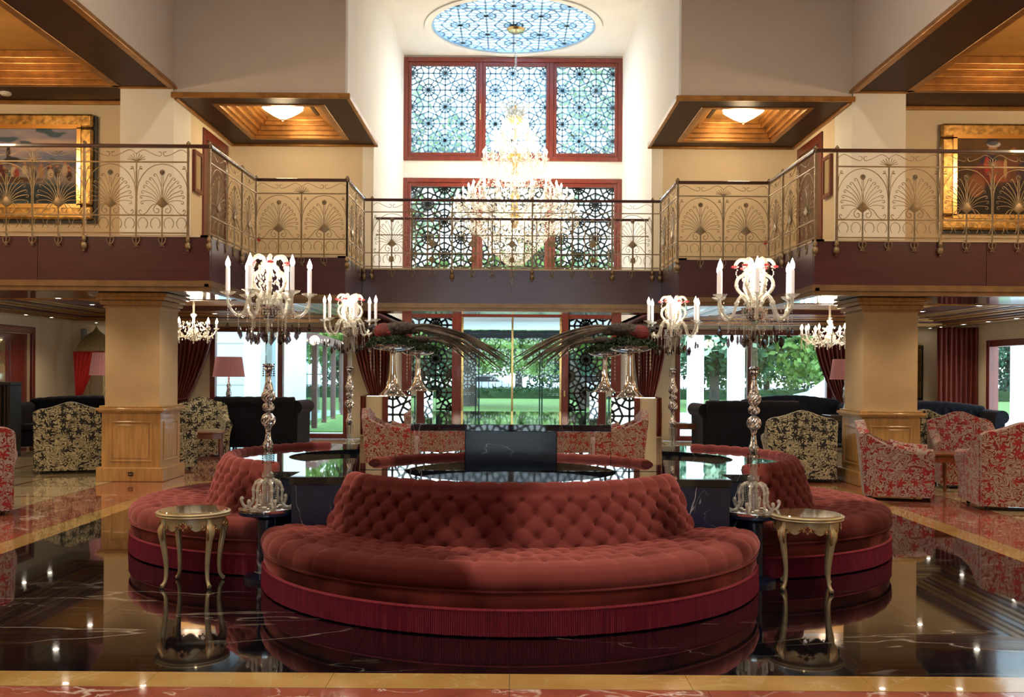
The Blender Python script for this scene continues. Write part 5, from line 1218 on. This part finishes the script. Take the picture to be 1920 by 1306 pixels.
tlamp('table lamp with mauve pleated shade behind the right column', (6.95, 20.7, .75), .32)
# white side tables are not in view; dark slatted stand at the far left
t = thing('dark_slatted_cabinet', 'dark slatted cabinet at the left edge, beside the open mahogany door', 'cabinet', (-9.45, 18.1, 0))
MB().b2(-.45, .45, -.2, .2, 0, .1).b2(-.45, .45, -.2, .2, 1.3, 1.36).b2(-.45, -.38, -.2, .2, .1, 1.3).b2(.38, .45, -.2, .2, .1, 1.3).b2(-.38, .38, .15, .2, .1, 1.3).build('frame', mt['black'], t, bevel=.01)
for k in range(9): MB().lathe([(.018, .1), (.026, .3), (.016, .7), (.026, 1.1), (.018, 1.3)], 6, (-.34 + .085 * k, -.17, 0)).build('spindle', mt['darkwood'], t)

# ================================================================== CURTAINS
def curtain(label, x0, x1, y, z1, tie, side, z0=.02, nf=9):
    """pleated drape; side = x the cloth is gathered towards at height tie (None = hangs straight)"""
    nu, nv = nf * 10 + 1, 26; P = np.zeros((nu, nv, 3))
    for j in range(nv):
        z = z1 + (z0 - z1) * j / (nv - 1); f = (z1 - z) / (z1 - tie) if z > tie else 1 - .25 * (tie - z) / tie
        g = max(0, f) ** 1.6 * .62 if side is not None else .05 * math.sin(PI * min(1, f))
        for i in range(nu):
            u = i / (nu - 1); x = x0 + (x1 - x0) * u
            if side is not None: x = x + (side - x) * g
            P[i, j] = (x, y + .045 * math.sin(u * nf * 2 * PI) + .012 * math.sin(u * 31 + z * 3), z)
    t = thing('curtain', label, 'curtain')
    m = MB(); m.grid(P); o = obj('drape', m.mesh('drape', mt['curtain'], 80), t)
    sd = o.modifiers.new('thick', 'SOLIDIFY'); sd.thickness = .008
    if side is not None: MB().tube([(side + (x0 - side) * .40, y - .06, tie), ((x0 + x1) / 2 * .4 + side * .6, y - .10, tie - .04), (side + (x1 - side) * .40, y - .06, tie)], .022, 8).build('tieback', mt['curtain'], t, 60)
    return t
curtain('russet curtain left of the entrance, swept to the right edge', -3.72, -2.82, YB - .35, 2.66, .95, -3.0)
curtain('russet curtain right of the entrance, gathered low', 2.82, 3.62, YB - .35, 2.66, .95, 3.1)
curtain('russet curtain at the left end of the left windows, beyond the left column', -8.0, -6.95, YB - .3, 2.66, .95, -7.9)
curtain('russet curtain at the right end of the right windows, beside the right column', 7.0, 8.0, YB - .3, 2.66, .95, 7.9)
t = curtain('straight russet curtain in the far right corner', 0, .95, 0, 2.66, 1.2, None); t.location = (9.55, 22.35, 0); t.rotation_euler = (0, 0, math.radians(-12))
for x0, x1, nm in ((-4.4, -3.62, 'left'), (3.62, 4.4, 'right')):
    curtain('russet curtain of the window on the viewer\'s side, %s, seen in the mirrored cube' % nm, x0, x1, YF + .35, 4.6, .95, None)

# ================================================================== PAINTINGS
def painting(label, x0, x1, z0, z1, y, fn, fw=.22, nx=220, nz=150, cat='painting'):
    t = thing('framed_painting', label, cat, (0, y, 0))
    W_, H_ = x1 - x0, z1 - z0
    for a, b, c, d in ((x0, x1, z0, z0 + fw), (x0, x1, z1 - fw, z1), (x0, x0 + fw, z0 + fw, z1 - fw), (x1 - fw, x1, z0 + fw, z1 - fw)):
        MB().b2(a, b, -.09, 0, c, d).build('frame_rail', mt['gilt'], t, bevel=min(.035, fw / 4))
    i_ = fw * .8
    m = MB()
    for a, b, c, d in ((x0 + i_, x1 - i_, z0 + i_, z0 + fw + .02), (x0 + i_, x1 - i_, z1 - fw - .02, z1 - i_), (x0 + i_, x0 + fw + .02, z0 + fw, z1 - fw), (x1 - fw - .02, x1 - i_, z0 + fw, z1 - fw)): m.b2(a, b, -.105, -.06, c, d)
    m.build('inner_slip', mt['brass_b'], t)
    P = np.zeros((nx, nz, 3)); a0, a1, b0, b1 = x0 + fw, x1 - fw, z0 + fw, z1 - fw
    P[..., 0] = np.linspace(a0, a1, nx)[:, None]; P[..., 2] = np.linspace(b0, b1, nz)[None, :]; P[..., 1] = -.05
    m = MB(); m.grid(P); me = m.mesh('canvas', mt['canvas']); ca = me.color_attributes.new('paint', 'FLOAT_COLOR', 'POINT')
    U, V = np.meshgrid(np.linspace(0, 1, nx), np.linspace(0, 1, nz), indexing='ij'); rgb = fn(U, V)
    ca.data.foreach_set('color', np.concatenate([rgb, np.ones((nx, nz, 1))], -1).astype(np.float32).ravel()); obj('canvas', me, t)
    MB().b2(x0 + .02, x1 + .05, -.03, -.001, z0 - .05, z1 - .03).build('backing', mt['black'], t)
    return t
def nz_(U, V, sc, seed):
    r = np.random.RandomState(seed); out = 0
    for k in range(7):
        a, b, p = r.uniform(-1, 1, 3) * sc * (1 + k * .6); out = out + np.sin(U * a * 6 + V * b * 6 + p * 9 + 1.5 * np.sin(V * sc * 3 + k)) / (1 + k * .5)
    return out / 3
def mixc(A, c, w_): w_ = np.clip(w_, 0, 1)[..., None]; return A * (1 - w_) + np.array(c) * w_
def blob(U, V, u, v, a, b, e=.15): return np.clip((1 - ((U - u) / a) ** 2 - ((V - v) / b) ** 2) / e, 0, 1)
def sea(U, V):
    A = np.ones(U.shape + (3,)) * np.array(srgb(120, 130, 160)); n = nz_(U, V, 3, 1)
    A = mixc(A, srgb(176, 160, 165), (V - .6) * 2 + .5 * n); A = mixc(A, srgb(205, 180, 165), blob(U, V, .82, .78, .3, .1, .8) + .3 * n * (V > .6))
    A = mixc(A, srgb(110, 104, 112), (.62 + .06 * nz_(U, V * 0, 2, 3) - V) * 20); A = mixc(A, srgb(150, 140, 138), ((.52 + .05 * nz_(U, V * 0, 4, 5) - V) * 20) * (.5 + .5 * n))
    A = mixc(A, srgb(40, 60, 74), (.34 - V + .03 * n) * 12); A = mixc(A, srgb(24, 34, 46), (.24 - V) * 9 * (.6 + .6 * nz_(U, V, 6, 8)))
    A = mixc(A, srgb(70, 96, 108), (.10 - V) * 14 * (.5 + n))
    r = np.random.RandomState(4)
    for k in range(34):
        u = r.uniform(.05, .97); v = .40 + .10 * r.rand() - .05 * abs(u - .5); c = [(150, 60, 44), (196, 176, 150), (60, 44, 40), (130, 100, 70), (90, 40, 36), (170, 130, 90)][k % 6]
        A = mixc(A, srgb(*c), blob(U, V, u, v, .018, .06 + .03 * r.rand(), .5)); A = mixc(A, srgb(180, 130, 100), blob(U, V, u, v + .085, .010, .018, .5))
    A = mixc(A, srgb(80, 60, 46), blob(U, V, .5, .33, .34, .05, .4)); A = mixc(A, srgb(50, 48, 56), blob(U, V, .62, .66, .012, .16, .4) + blob(U, V, .64, .58, .05, .05, .4))
    return A
def figs(U, V):
    U = U / .55; V = V - .09
    n = nz_(U, V, 3, 2); A = np.ones(U.shape + (3,)) * np.array(srgb(74, 52, 30)); A = mixc(A, srgb(120, 84, 42), (V - .5) * 1.2 + .4 * n); A = mixc(A, srgb(34, 26, 22), (.35 - V) * 4 + .3 * n)
    for u, v, a, b, c in ((.36, .52, .13, .2, (40, 44, 74)), (.30, .44, .12, .16, (128, 44, 34)), (.46, .46, .12, .18, (170, 92, 60)), (.60, .5, .10, .2, (120, 70, 50)), (.74, .46, .12, .2, (60, 50, 70)), (.88, .5, .1, .22, (130, 50, 40)), (.5, .24, .3, .12, (46, 40, 46)), (.22, .3, .1, .16, (150, 96, 60)),
                          (.39, .76, .05, .065, (186, 138, 104)), (.40, .83, .075, .045, (206, 200, 196)), (.385, .86, .07, .05, (34, 44, 66)), (.60, .74, .035, .05, (160, 112, 82)), (.74, .72, .035, .05, (150, 100, 74)), (.88, .75, .035, .05, (150, 104, 74)), (.33, .56, .03, .12, (196, 60, 44)), (.52, .52, .02, .14, (206, 170, 120))):
        A = mixc(A, srgb(*c), blob(U, V, u, v, a, b, .35) * (.8 + .2 * n))
    return A
def dim(U, V):
    A = np.ones(U.shape + (3,)) * np.array(srgb(52, 44, 46)); return mixc(mixc(A, srgb(110, 100, 100), blob(U, V, .5, .4, .3, .12, .8)), srgb(30, 20, 26), (V - .6) * 3)
painting('large gilt-framed seascape with boats and figures on the left gallery wall', -9.9, -6.55, 3.93, 5.58, 15.60, sea)
painting('large gilt-framed dark painting of costumed figures on the right gallery wall', 6.68, 9.9, 3.86, 5.52, 15.60, figs)
painting('narrow gilt-framed dark picture behind the right column', 8.55, 9.65, 1.05, 2.32, 23.48, dim, .12, 40, 40, 'picture')
# small pictures and doors in the niches
for s, nm in ((-1, 'left'), (1, 'right')):
    t = thing('small_framed_picture', 'small picture in dark wooden frame beside the %s niche door' % nm, 'picture', (s * 5.03, 15.9, 4.75))
    MB().b2(-.03, .03, -.20, .20, -.33, -.27).b2(-.03, .03, -.20, .20, .27, .33).b2(-.03, .03, -.20, -.14, -.27, .27).b2(-.03, .03, .14, .20, -.27, .27).build('frame', mt['redwood'], t, bevel=.005)
    MB().b2(-.015, .015, -.14, .14, -.27, .27).build('print', mt['stooltop'], t)
    f = MB(); X = s * 5.02
    q = (min(X, s * 5.07), max(X, s * 5.07))
    f.b2(q[0], q[1], 16.2, 16.35, 3.3, 5.55).b2(q[0], q[1], 17.45, 17.6, 3.3, 5.55).b2(q[0], q[1], 16.35, 17.45, 5.4, 5.55)
    d = struct('door_%d' % (3 if s < 0 else 4), f, mt['redwood'], bevel=.01)
    MB().b2(min(s * 5.035, s * 5.06), max(s * 5.035, s * 5.06), 16.35, 17.45, 3.3, 5.4).build('door_leaf', mt['mahog'], d)
    for z0, z1 in ((3.5, 4.2), (4.35, 5.25)): MB().b2(min(s * 5.025, s * 5.05), max(s * 5.025, s * 5.05), 16.5, 17.3, z0, z1).build('door_panel', mt['mahog'], d, bevel=.01)
    MB().lathe([(0, 0), (.035, .0), (.035, .03), (0, .035)], 10).build('fire_alarm', mt['redfabric'], None, 40, loc=(s * 4.55, 17.88, 3.95), rot=(PI / 2, 0, 0), label='small red fire alarm on the %s niche wall' % nm, category='alarm')
# left wall doors
f = MB().b2(-XW, -XW + .06, DW0 - .14, DW0, 0, 2.5).b2(-XW, -XW + .06, DW1, DW1 + .14, 0, 2.5).b2(-XW, -XW + .06, DW0, DW1, 2.36, 2.5)
d = struct('door_5', f, mt['redwood'], bevel=.01)
MB().b2(-XW - .12, -XW - .06, DW0, DW1, 0, 2.36).build('door_leaf', mt['redwood'], d)
for z0, z1 in ((.2, 1.15), (1.3, 2.2)):
    for a, b in ((DW1 - .75, DW1 - .15),): MB().b2(-XW - .07, -XW - .04, a, b, z0, z1).build('door_panel', mt['redwood'], d, bevel=.015)
MB().b2(-XW - .07, -XW - .05, DW0 + .1, DW1 - .95, .2, 2.2).build('glass_panel', mt['stooltop'], d)

# canopy, speaker, ceiling fittings
t = thing('canopied_display', 'gold-domed canopy with tied-back scarlet drape against the far left wall', 'display', (-9.55, 22.9, 0))
MB().lathe([(.0, 2.62), (.02, 2.56), (.07, 2.48), (.18, 2.40), (.30, 2.30), (.38, 2.18), (.44, 2.06), (.46, 2.02), (.43, 2.0)], 20).build('canopy', mt['canopygold'], t, 50)
for k in range(4): a = PI / 4 + PI / 2 * k; MB().lathe([(.02, 0), (.02, 2.03)], 8, (.40 * math.cos(a) * 1.05, .40 * math.sin(a) * 1.05, 0)).build('post', mt['canopygold'], t)
P = np.zeros((41, 20, 3))
for j in range(20):
    z = 2.0 - j * .06; g = (j / 19) ** .8
    for i in range(41): u = i / 40; x = -.38 + .72 * u; x = x + (-.30 - x) * g * .88; P[i, j] = (x, -.36 + .02 * math.sin(u * 40), z)
m = MB(); m.grid(P); m.build('scarlet_drape', mt['redfabric'], t, 80)
MB().b2(-.36, .36, -.3, .3, .75, .80).build('shelf', mt['wood'], t)
t = thing('gilt_mirror', 'tall gilt-framed mirror behind the left column lamp', 'mirror', (-8.85, 23.47, 1.7))
MB().b2(-.42, -.34, -.04, .02, -.85, .85).b2(.34, .42, -.04, .02, -.85, .85).b2(-.34, .34, -.04, .02, -.85, -.77).b2(-.34, .34, -.04, .02, .77, .85).build('frame', mt['gilt'], t, bevel=.01)
MB().b2(-.35, .35, -.02, .0, -.78, .78).build('glass', mt['mirror'], t)
MB().b2(-.07, .07, -.08, 0, -.13, .13).build('loudspeaker', mt['greyplastic'], None, bevel=.03, loc=(-10.08, YB, 2.42), label='small grey wall loudspeaker in the far left corner', category='loudspeaker')
for s, nm in ((-1, 'left'), (1, 'right')):
    t = thing('ceiling_lamp', 'glowing scalloped glass ceiling lamp in the %s gold coffer' % nm, 'lamp', (s * 3.78, 16.35, 5.97), 0, 'scalloped ceiling lamps of the two coffers')
    MB().lathe([(.10, 0), (.31, -.03), (.33, -.06), (.27, -.11), (.15, -.19), (.05, -.24), (0, -.25)], 48, sq=(.05, 12)).build('glass_shade', mt['shadelamp'], t, 60)
    MB().lathe([(0, -.28), (.02, -.27), (.02, -.25), (.01, -.24)], 8).build('finial', mt['brass_b'], t)
    lamp('POINT', 'ceiling_lamp_glow', (s * 3.78, 16.35, 5.55), 45, (1, .74, .42), .18)
    lamp('POINT', 'ceiling_lamp_bounce', (s * 3.78, 16.35, 5.80), 14, (1, .70, .35), .12)
dlr = MB().lathe([(.035, 0), (.055, -.006), (.06, 0)], 14).mesh('ring', mt['ring'], 40); dlb = MB().lathe([(0, -.004), (.038, -.003)], 12).mesh('lens', mt['downlight'])
def p2(px, py, z):
    y = (z - EYE) * F / (VY + (px - VX) * .0065 - py); return ((px - VX) / F * y, y, z)
k = 0
spots = [(127, 543), (108, 559), (172, 571), (272, 543), (96, 595), (180, 605), (1658, 553), (1803, 554), (1835, 573), (1728, 584), (1726, 617), (1764, 613), (1806, 608), (1852, 603), (1905, 597), (48, 590), (402, 588), (1556, 596)]
words = ['first', 'second', 'third', 'fourth', 'fifth', 'sixth', 'seventh', 'eighth', 'ninth', 'tenth']
cl = cr2 = 0
for px, py in sorted(spots, key=lambda q: q[1]):
    lf = px < 960
    if lf: cl += 1; i_ = cl
    else: cr2 += 1; i_ = cr2
    x, y, z = p2(px, py, 2.68); x = max(-10.1, min(10.1, x)); y = min(y, 23.2)
    t = thing('downlight', 'small round ceiling downlight on the %s side, %s from the balcony edge' % ('left' if lf else 'right', words[i_ - 1] if i_ <= 10 else 'farthest'), 'downlight', (x, y, 2.684), 0, 'recessed downlights of the lobby ceiling')
    obj('ring', dlr, t); obj('lens', dlb, t)
for x in (-9.2, -6.6, -4.2, 4.2, 6.6, 9.2):
    for y in (13.8, 17.5, 21.0): lamp('SPOT', 'downlight_beam', (x, y, 2.66), 60, WARM2, .05, spot=2.5, blend=.7)
for x in (-1.5, 0, 1.5): lamp('SPOT', 'bridge_downlight_beam', (x, 17.4, 2.62), 20, WARM2, .05, spot=2.5, blend=.7)
MB().lathe([(0, -.05), (.06, -.045), (.085, -.02), (.085, 0)], 16).build('smoke_detector', mt['plastic'], None, 40, loc=(-7.72, 15.15, 5.8), label='white smoke detector on the left gallery soffit', category='smoke detector')
MB().lathe([(0, -.09), (.05, -.07), (.07, -.03), (.07, 0)], 16).build('camera_dome', mt['greyplastic'], None, 40, loc=(-5.85, 13.9, 2.70), label='small grey camera dome on the soffit beside the left column top', category='camera')

# ================================================================== OUTSIDE
o_ = struct('ground', MB().b2(-40, 40, YB + .1, 41, -.12, -.02), mt['paving'])
tag = lambda o, l, c, k=None: (o.__setitem__('label', l), o.__setitem__('category', c), k and o.__setitem__('kind', k))
tag(MB().b2(-45, 45, 41, 62, -.12, -.01).build('lawn', mt['grass']), 'green lawn outside beyond the paving', 'grass', 'stuff')
tag(MB().b2(-6.4, -3.2, 26.2, 40.9, -.1, .01).build('lawn', mt['grass']), 'near patch of lawn outside the left windows', 'grass', 'stuff')
struct('ground', MB().b2(-60, 60, 62, 120, -.12, -.02), mt['road'])
struct('ground', MB().b2(-60, 60, 63, 66, -.1, .03), mt['paving'])
def leafcloud(c, rx, ry, rz_, n, seed, sz):
    r = np.random.RandomState(seed); D = r.normal(size=(n, 3)); D /= np.linalg.norm(D, axis=1)[:, None]; D *= (r.rand(n, 1) ** .4)
    C = np.array(c) + D * np.array([rx, ry, rz_]); C += .18 * rx * np.sin(C * 2.3 + seed)[:, [1, 2, 0]]
    a = r.normal(size=(n, 3)); a /= np.linalg.norm(a, axis=1)[:, None]; b = np.cross(a, r.normal(size=(n, 3))); b /= np.linalg.norm(b, axis=1)[:, None]
    a *= sz * r.uniform(.6, 1.3, (n, 1)); b *= sz * .6; V = np.stack([C - a, C + b, C + a, C - b], 1).reshape(-1, 3); return V
def tree(label, x, y, h, R, seed, leaf, n=5200, trunk=.28, lean=0.0, low=.24):
    t = thing('tree', label, 'tree', (x, y, 0), 0, 'trees outside the windows')
    tr = MB().tube(bez([(0, 0, -.1), (lean * .2, 0, h * .2), (lean * .6, .1, h * .45), (lean, 0, h * .7)], 4), list(np.linspace(trunk, trunk * .45, 13)), 9)
    rr = random.Random(seed)
    for k in range(6):
        a = rr.uniform(0, 6.28); z = h * rr.uniform(.35, .6); fx = lean * z / h * 1.2; tr.tube(bez([(fx, 0, z), (fx + R * .3 * math.cos(a), R * .3 * math.sin(a), z + h * .12), (fx + R * .7 * math.cos(a), R * .7 * math.sin(a), z + h * .2)], 3), list(np.linspace(trunk * .4, .03, 7)), 6)
    tr.build('trunk', mt['bark'], t, 60)
    V = np.concatenate([leafcloud((rr.uniform(-.5, .5) * R + lean, rr.uniform(-.4, .4) * R, h * rr.uniform(low, .95)), R * rr.uniform(.35, .6), R * .5, R * rr.uniform(.25, .4), n // 8, seed * 10 + k, .20) for k in range(8)])
    me = bpy.data.meshes.new('foliage'); k = len(V) // 4; me.from_pydata(V.tolist(), [], np.arange(4 * k).reshape(k, 4).tolist()); me.materials.append(leaf)
    obj('foliage', me, t, kind='stuff')
l1, l2 = mt['leaf1'], mt['leaf2']
tree('thick-trunked tree outside, just left of the entrance doors', -2.1, 47, 6.6, 4.2, 1, l1, trunk=.55, low=.45)
tree('leaning tree seen through the right half of the entrance doors', 3.4, 44, 6.4, 4.4, 2, l1, trunk=.42, lean=-2.8, low=.45)
tree('bright small tree far behind the hedge in the middle', .5, 70, 6.5, 5, 3, l1)
tree('dark tree left of the middle beyond the hedge', -7, 68, 7.5, 5.5, 4, l2)
tree('tree behind the glass annex on the left', -9, 52, 10, 5, 5, l1)
tree('dark tree outside the right windows, left part', 10.2, 50, 10, 5, 6, l2)
tree('broad tree outside the right windows, right part', 14.5, 46, 9, 4.8, 7, l1)
tree('dark tree far to the right beyond the road', 22, 60, 11, 6, 8, l2)
tree('tree far to the left beyond the road', -18, 62, 11, 6, 9, l2)
tree('tree outside the far right window', 25, 34, 9, 4.5, 10, l1)
tree('tall tree rising behind the upper entrance windows, left', -5, 38, 14, 5, 11, mt['leaf3'], 2600)
tree('tall tree rising behind the upper entrance windows, right', 5.5, 39, 15, 5.4, 12, mt['leaf3'], 2200)
tree('tree beyond the paving, right of the entrance', 6.8, 58, 7, 4.5, 13, l1)
for k, (x, y) in enumerate(((-30, 78), (-22, 74), (-14, 80), (-9, 74), (-4, 82), (4, 78), (9, 84), (14, 74), (20, 78), (26, 82), (33, 76), (40, 80))):
    tree('bushy tree in the far row beyond the road, %s from the left' % ['first', 'second', 'third', 'fourth', 'fifth', 'sixth', 'seventh', 'eighth', 'ninth', 'tenth', 'eleventh', 'twelfth'][k], x, y, 7, 5.5, 20 + k, l2 if k % 2 else l1, 5000, low=.16)
def hedge(label, x0, x1, y, h):
    r = np.random.RandomState(int(abs(x0) * 10)); n = int((x1 - x0) * 110); C = np.stack([r.uniform(x0, x1, n), y + r.uniform(-.5, .5, n), h * r.rand(n) ** .5], -1)
    a = r.normal(size=(n, 3)) * .09; b = r.normal(size=(n, 3)) * .06; V = np.stack([C - a, C + b, C + a, C - b], 1).reshape(-1, 3)
    m = MB().b2(x0, x1, y - .45, y + .45, 0, h * .95); m.add(V.tolist(), np.arange(4 * n).reshape(n, 4).tolist()); o = m.build('hedge', mt['hedge']); tag(o, label, 'hedge', 'stuff')
hedge('low clipped hedge along the far edge of the lawn', -30, 32, 61, .62)
fe = MB()
for k in range(150): fe.b2(-30 + .42 * k, -29.97 + .42 * k, 62.2, 62.23, 0, 1.5)
fe.b2(-30, 33, 62.2, 62.23, 1.35, 1.4).b2(-30, 33, 62.2, 62.23, .3, .35); tag(fe.build('railing_fence', mt['black']), 'thin black iron fence behind the hedge', 'fence', 'stuff')
for x, d_, l in ((5.45, 29.5, 'slim white pillar outside at the left of the right windows'), (6.65, 29.5, 'slim white pillar outside left of the mullion of the right windows'), (9.55, 29.5, 'white pillar outside at the right end of the right windows'), (13.6, 26.5, 'white pillar outside the far right window')):
    W_ = .85 if x < 0 else .42
    c = thing('white_pillar', l, 'pillar', (x * (1.0), d_, 0)); MB().box((0, 0, 2.2), (W_, .5, 4.4)).build('shaft', mt['pillar'], c, bevel=.02); MB().box((0, 0, .1), (W_ + .1, .6, .2)).build('foot', mt['pillar'], c, bevel=.02)
c = thing('outside_wall', 'pale blue-grey outside wall seen at the left end of the left windows', 'wall', (0, 26.4, 0)); MB().b2(-9.2, -6.98, 0, .3, 0, 4).build('panel', mt['bluegrey'], c)
for z in (1.2, 2.3): MB().b2(-9.2, -6.98, -.01, .0, z, z + .015).build('groove', mt['road'], c)
MB().b2(-6.98, -6.55, 26.0, 26.5, 0, 4).build('outside_pillar', mt['pillar'], None, label='slim white outside pillar next to the pale blue wall', category='pillar')
MB().b2(-6.55, -6.15, 26.6, 26.9, 0, 4).build('outside_wall', mt['bluegrey'], None, label='pale grey strip of outside wall left of the window mullion', category='wall')
MB().b2(-6.15, -5.42, 26.0, 26.3, 0, 4).build('outside_pillar', mt['pillar'], None, label='broad white outside pillar behind the left window mullion', category='pillar')
c = thing('glass_annex', 'brown-framed glass annex outside the left windows', 'annex', (0, 0, 0))
for x, y in ((-5.45, 27.6), (-5.75, 30.6), (-5.9, 33.0), (-6.1, 36)): MB().b2(x - .07, x + .07, y - .07, y + .07, 0, 2.4).build('post', mt['browngrey'], c)
MB().add([(-5.6, 26.6, 2.36), (-5.2, 26.6, 2.36), (-5.9, 36, 2.36), (-6.3, 36, 2.36), (-5.6, 26.6, 2.6), (-5.2, 26.6, 2.6), (-5.9, 36, 2.6), (-6.3, 36, 2.6)], [(0, 1, 2, 3), (7, 6, 5, 4), (0, 4, 5, 1), (1, 5, 6, 2), (2, 6, 7, 3), (3, 7, 4, 0)]).build('eave', mt['browngrey'], c)
MB().add([(-5.48, 27, .1), (-6.13, 36, .1), (-6.13, 36, 2.38), (-5.48, 27, 2.38)], [(0, 1, 2, 3)]).build('glass', mt['annexglass'], c)
MB().b2(-9, -5.5, 27.0, 27.04, .1, 2.4).build('front_glass', mt['annexglass'], c)
# porch roof outside the entrance
MB().b2(-3.6, 3.6, 24.6, 29.5, 2.85, 3.1).build('porch_roof', mt['pillar'], None, label='white porch roof outside the entrance', category='roof')
def car(label, x, y, col):
    t = thing('car', label, 'car', (x, y, 0)); pm = M('car_body', col, .3, coat=.6)
    m = MB(); sec = [(-2.1, .35), (-2.1, .75), (-1.5, .88), (-.8, 1.38), (.8, 1.40), (1.5, .95), (2.15, .82), (2.15, .35)]
    k_ = len(sec); V = [(a, -.8, b) for a, b in sec] + [(a, .8, b) for a, b in sec]; m.add(V, [tuple(range(k_)), tuple(range(2 * k_ - 1, k_ - 1, -1))] + [(i, i + k_, (i + 1) % k_ + k_, (i + 1) % k_) for i in range(k_)]); m.build('body', pm, t, bevel=.05)
    for s in (-1, 1):
        MB().add([(-.72, s * .81, 1.3), (.72, s * .81, 1.3), (1.25, s * .81, .95), (-1.2, s * .81, .92)], [(0, 1, 2, 3)]).build('side_window', mt['black'], t)
        for xx in (-1.35, 1.35): MB().lathe([(0, -.1), (.3, -.1), (.32, 0), (.3, .1), (0, .1)], 16).xf(Matrix.Rotation(PI / 2, 4, 'X')).xf(Matrix.Translation((xx, s * .75, .32))).build('wheel', mt['black'], t, 40)
car('pale grey car parked beyond the lawn, middle', -2.0, 68, (.5, .52, .55)); car('white car beyond the right windows', 13.6, 40, (.75, .77, .8)); car('grey car outside the far right window', 19.5, 31.5, (.25, .3, .36)); car('light car beyond the lawn, right of the doors', 5, 69, (.6, .62, .66))
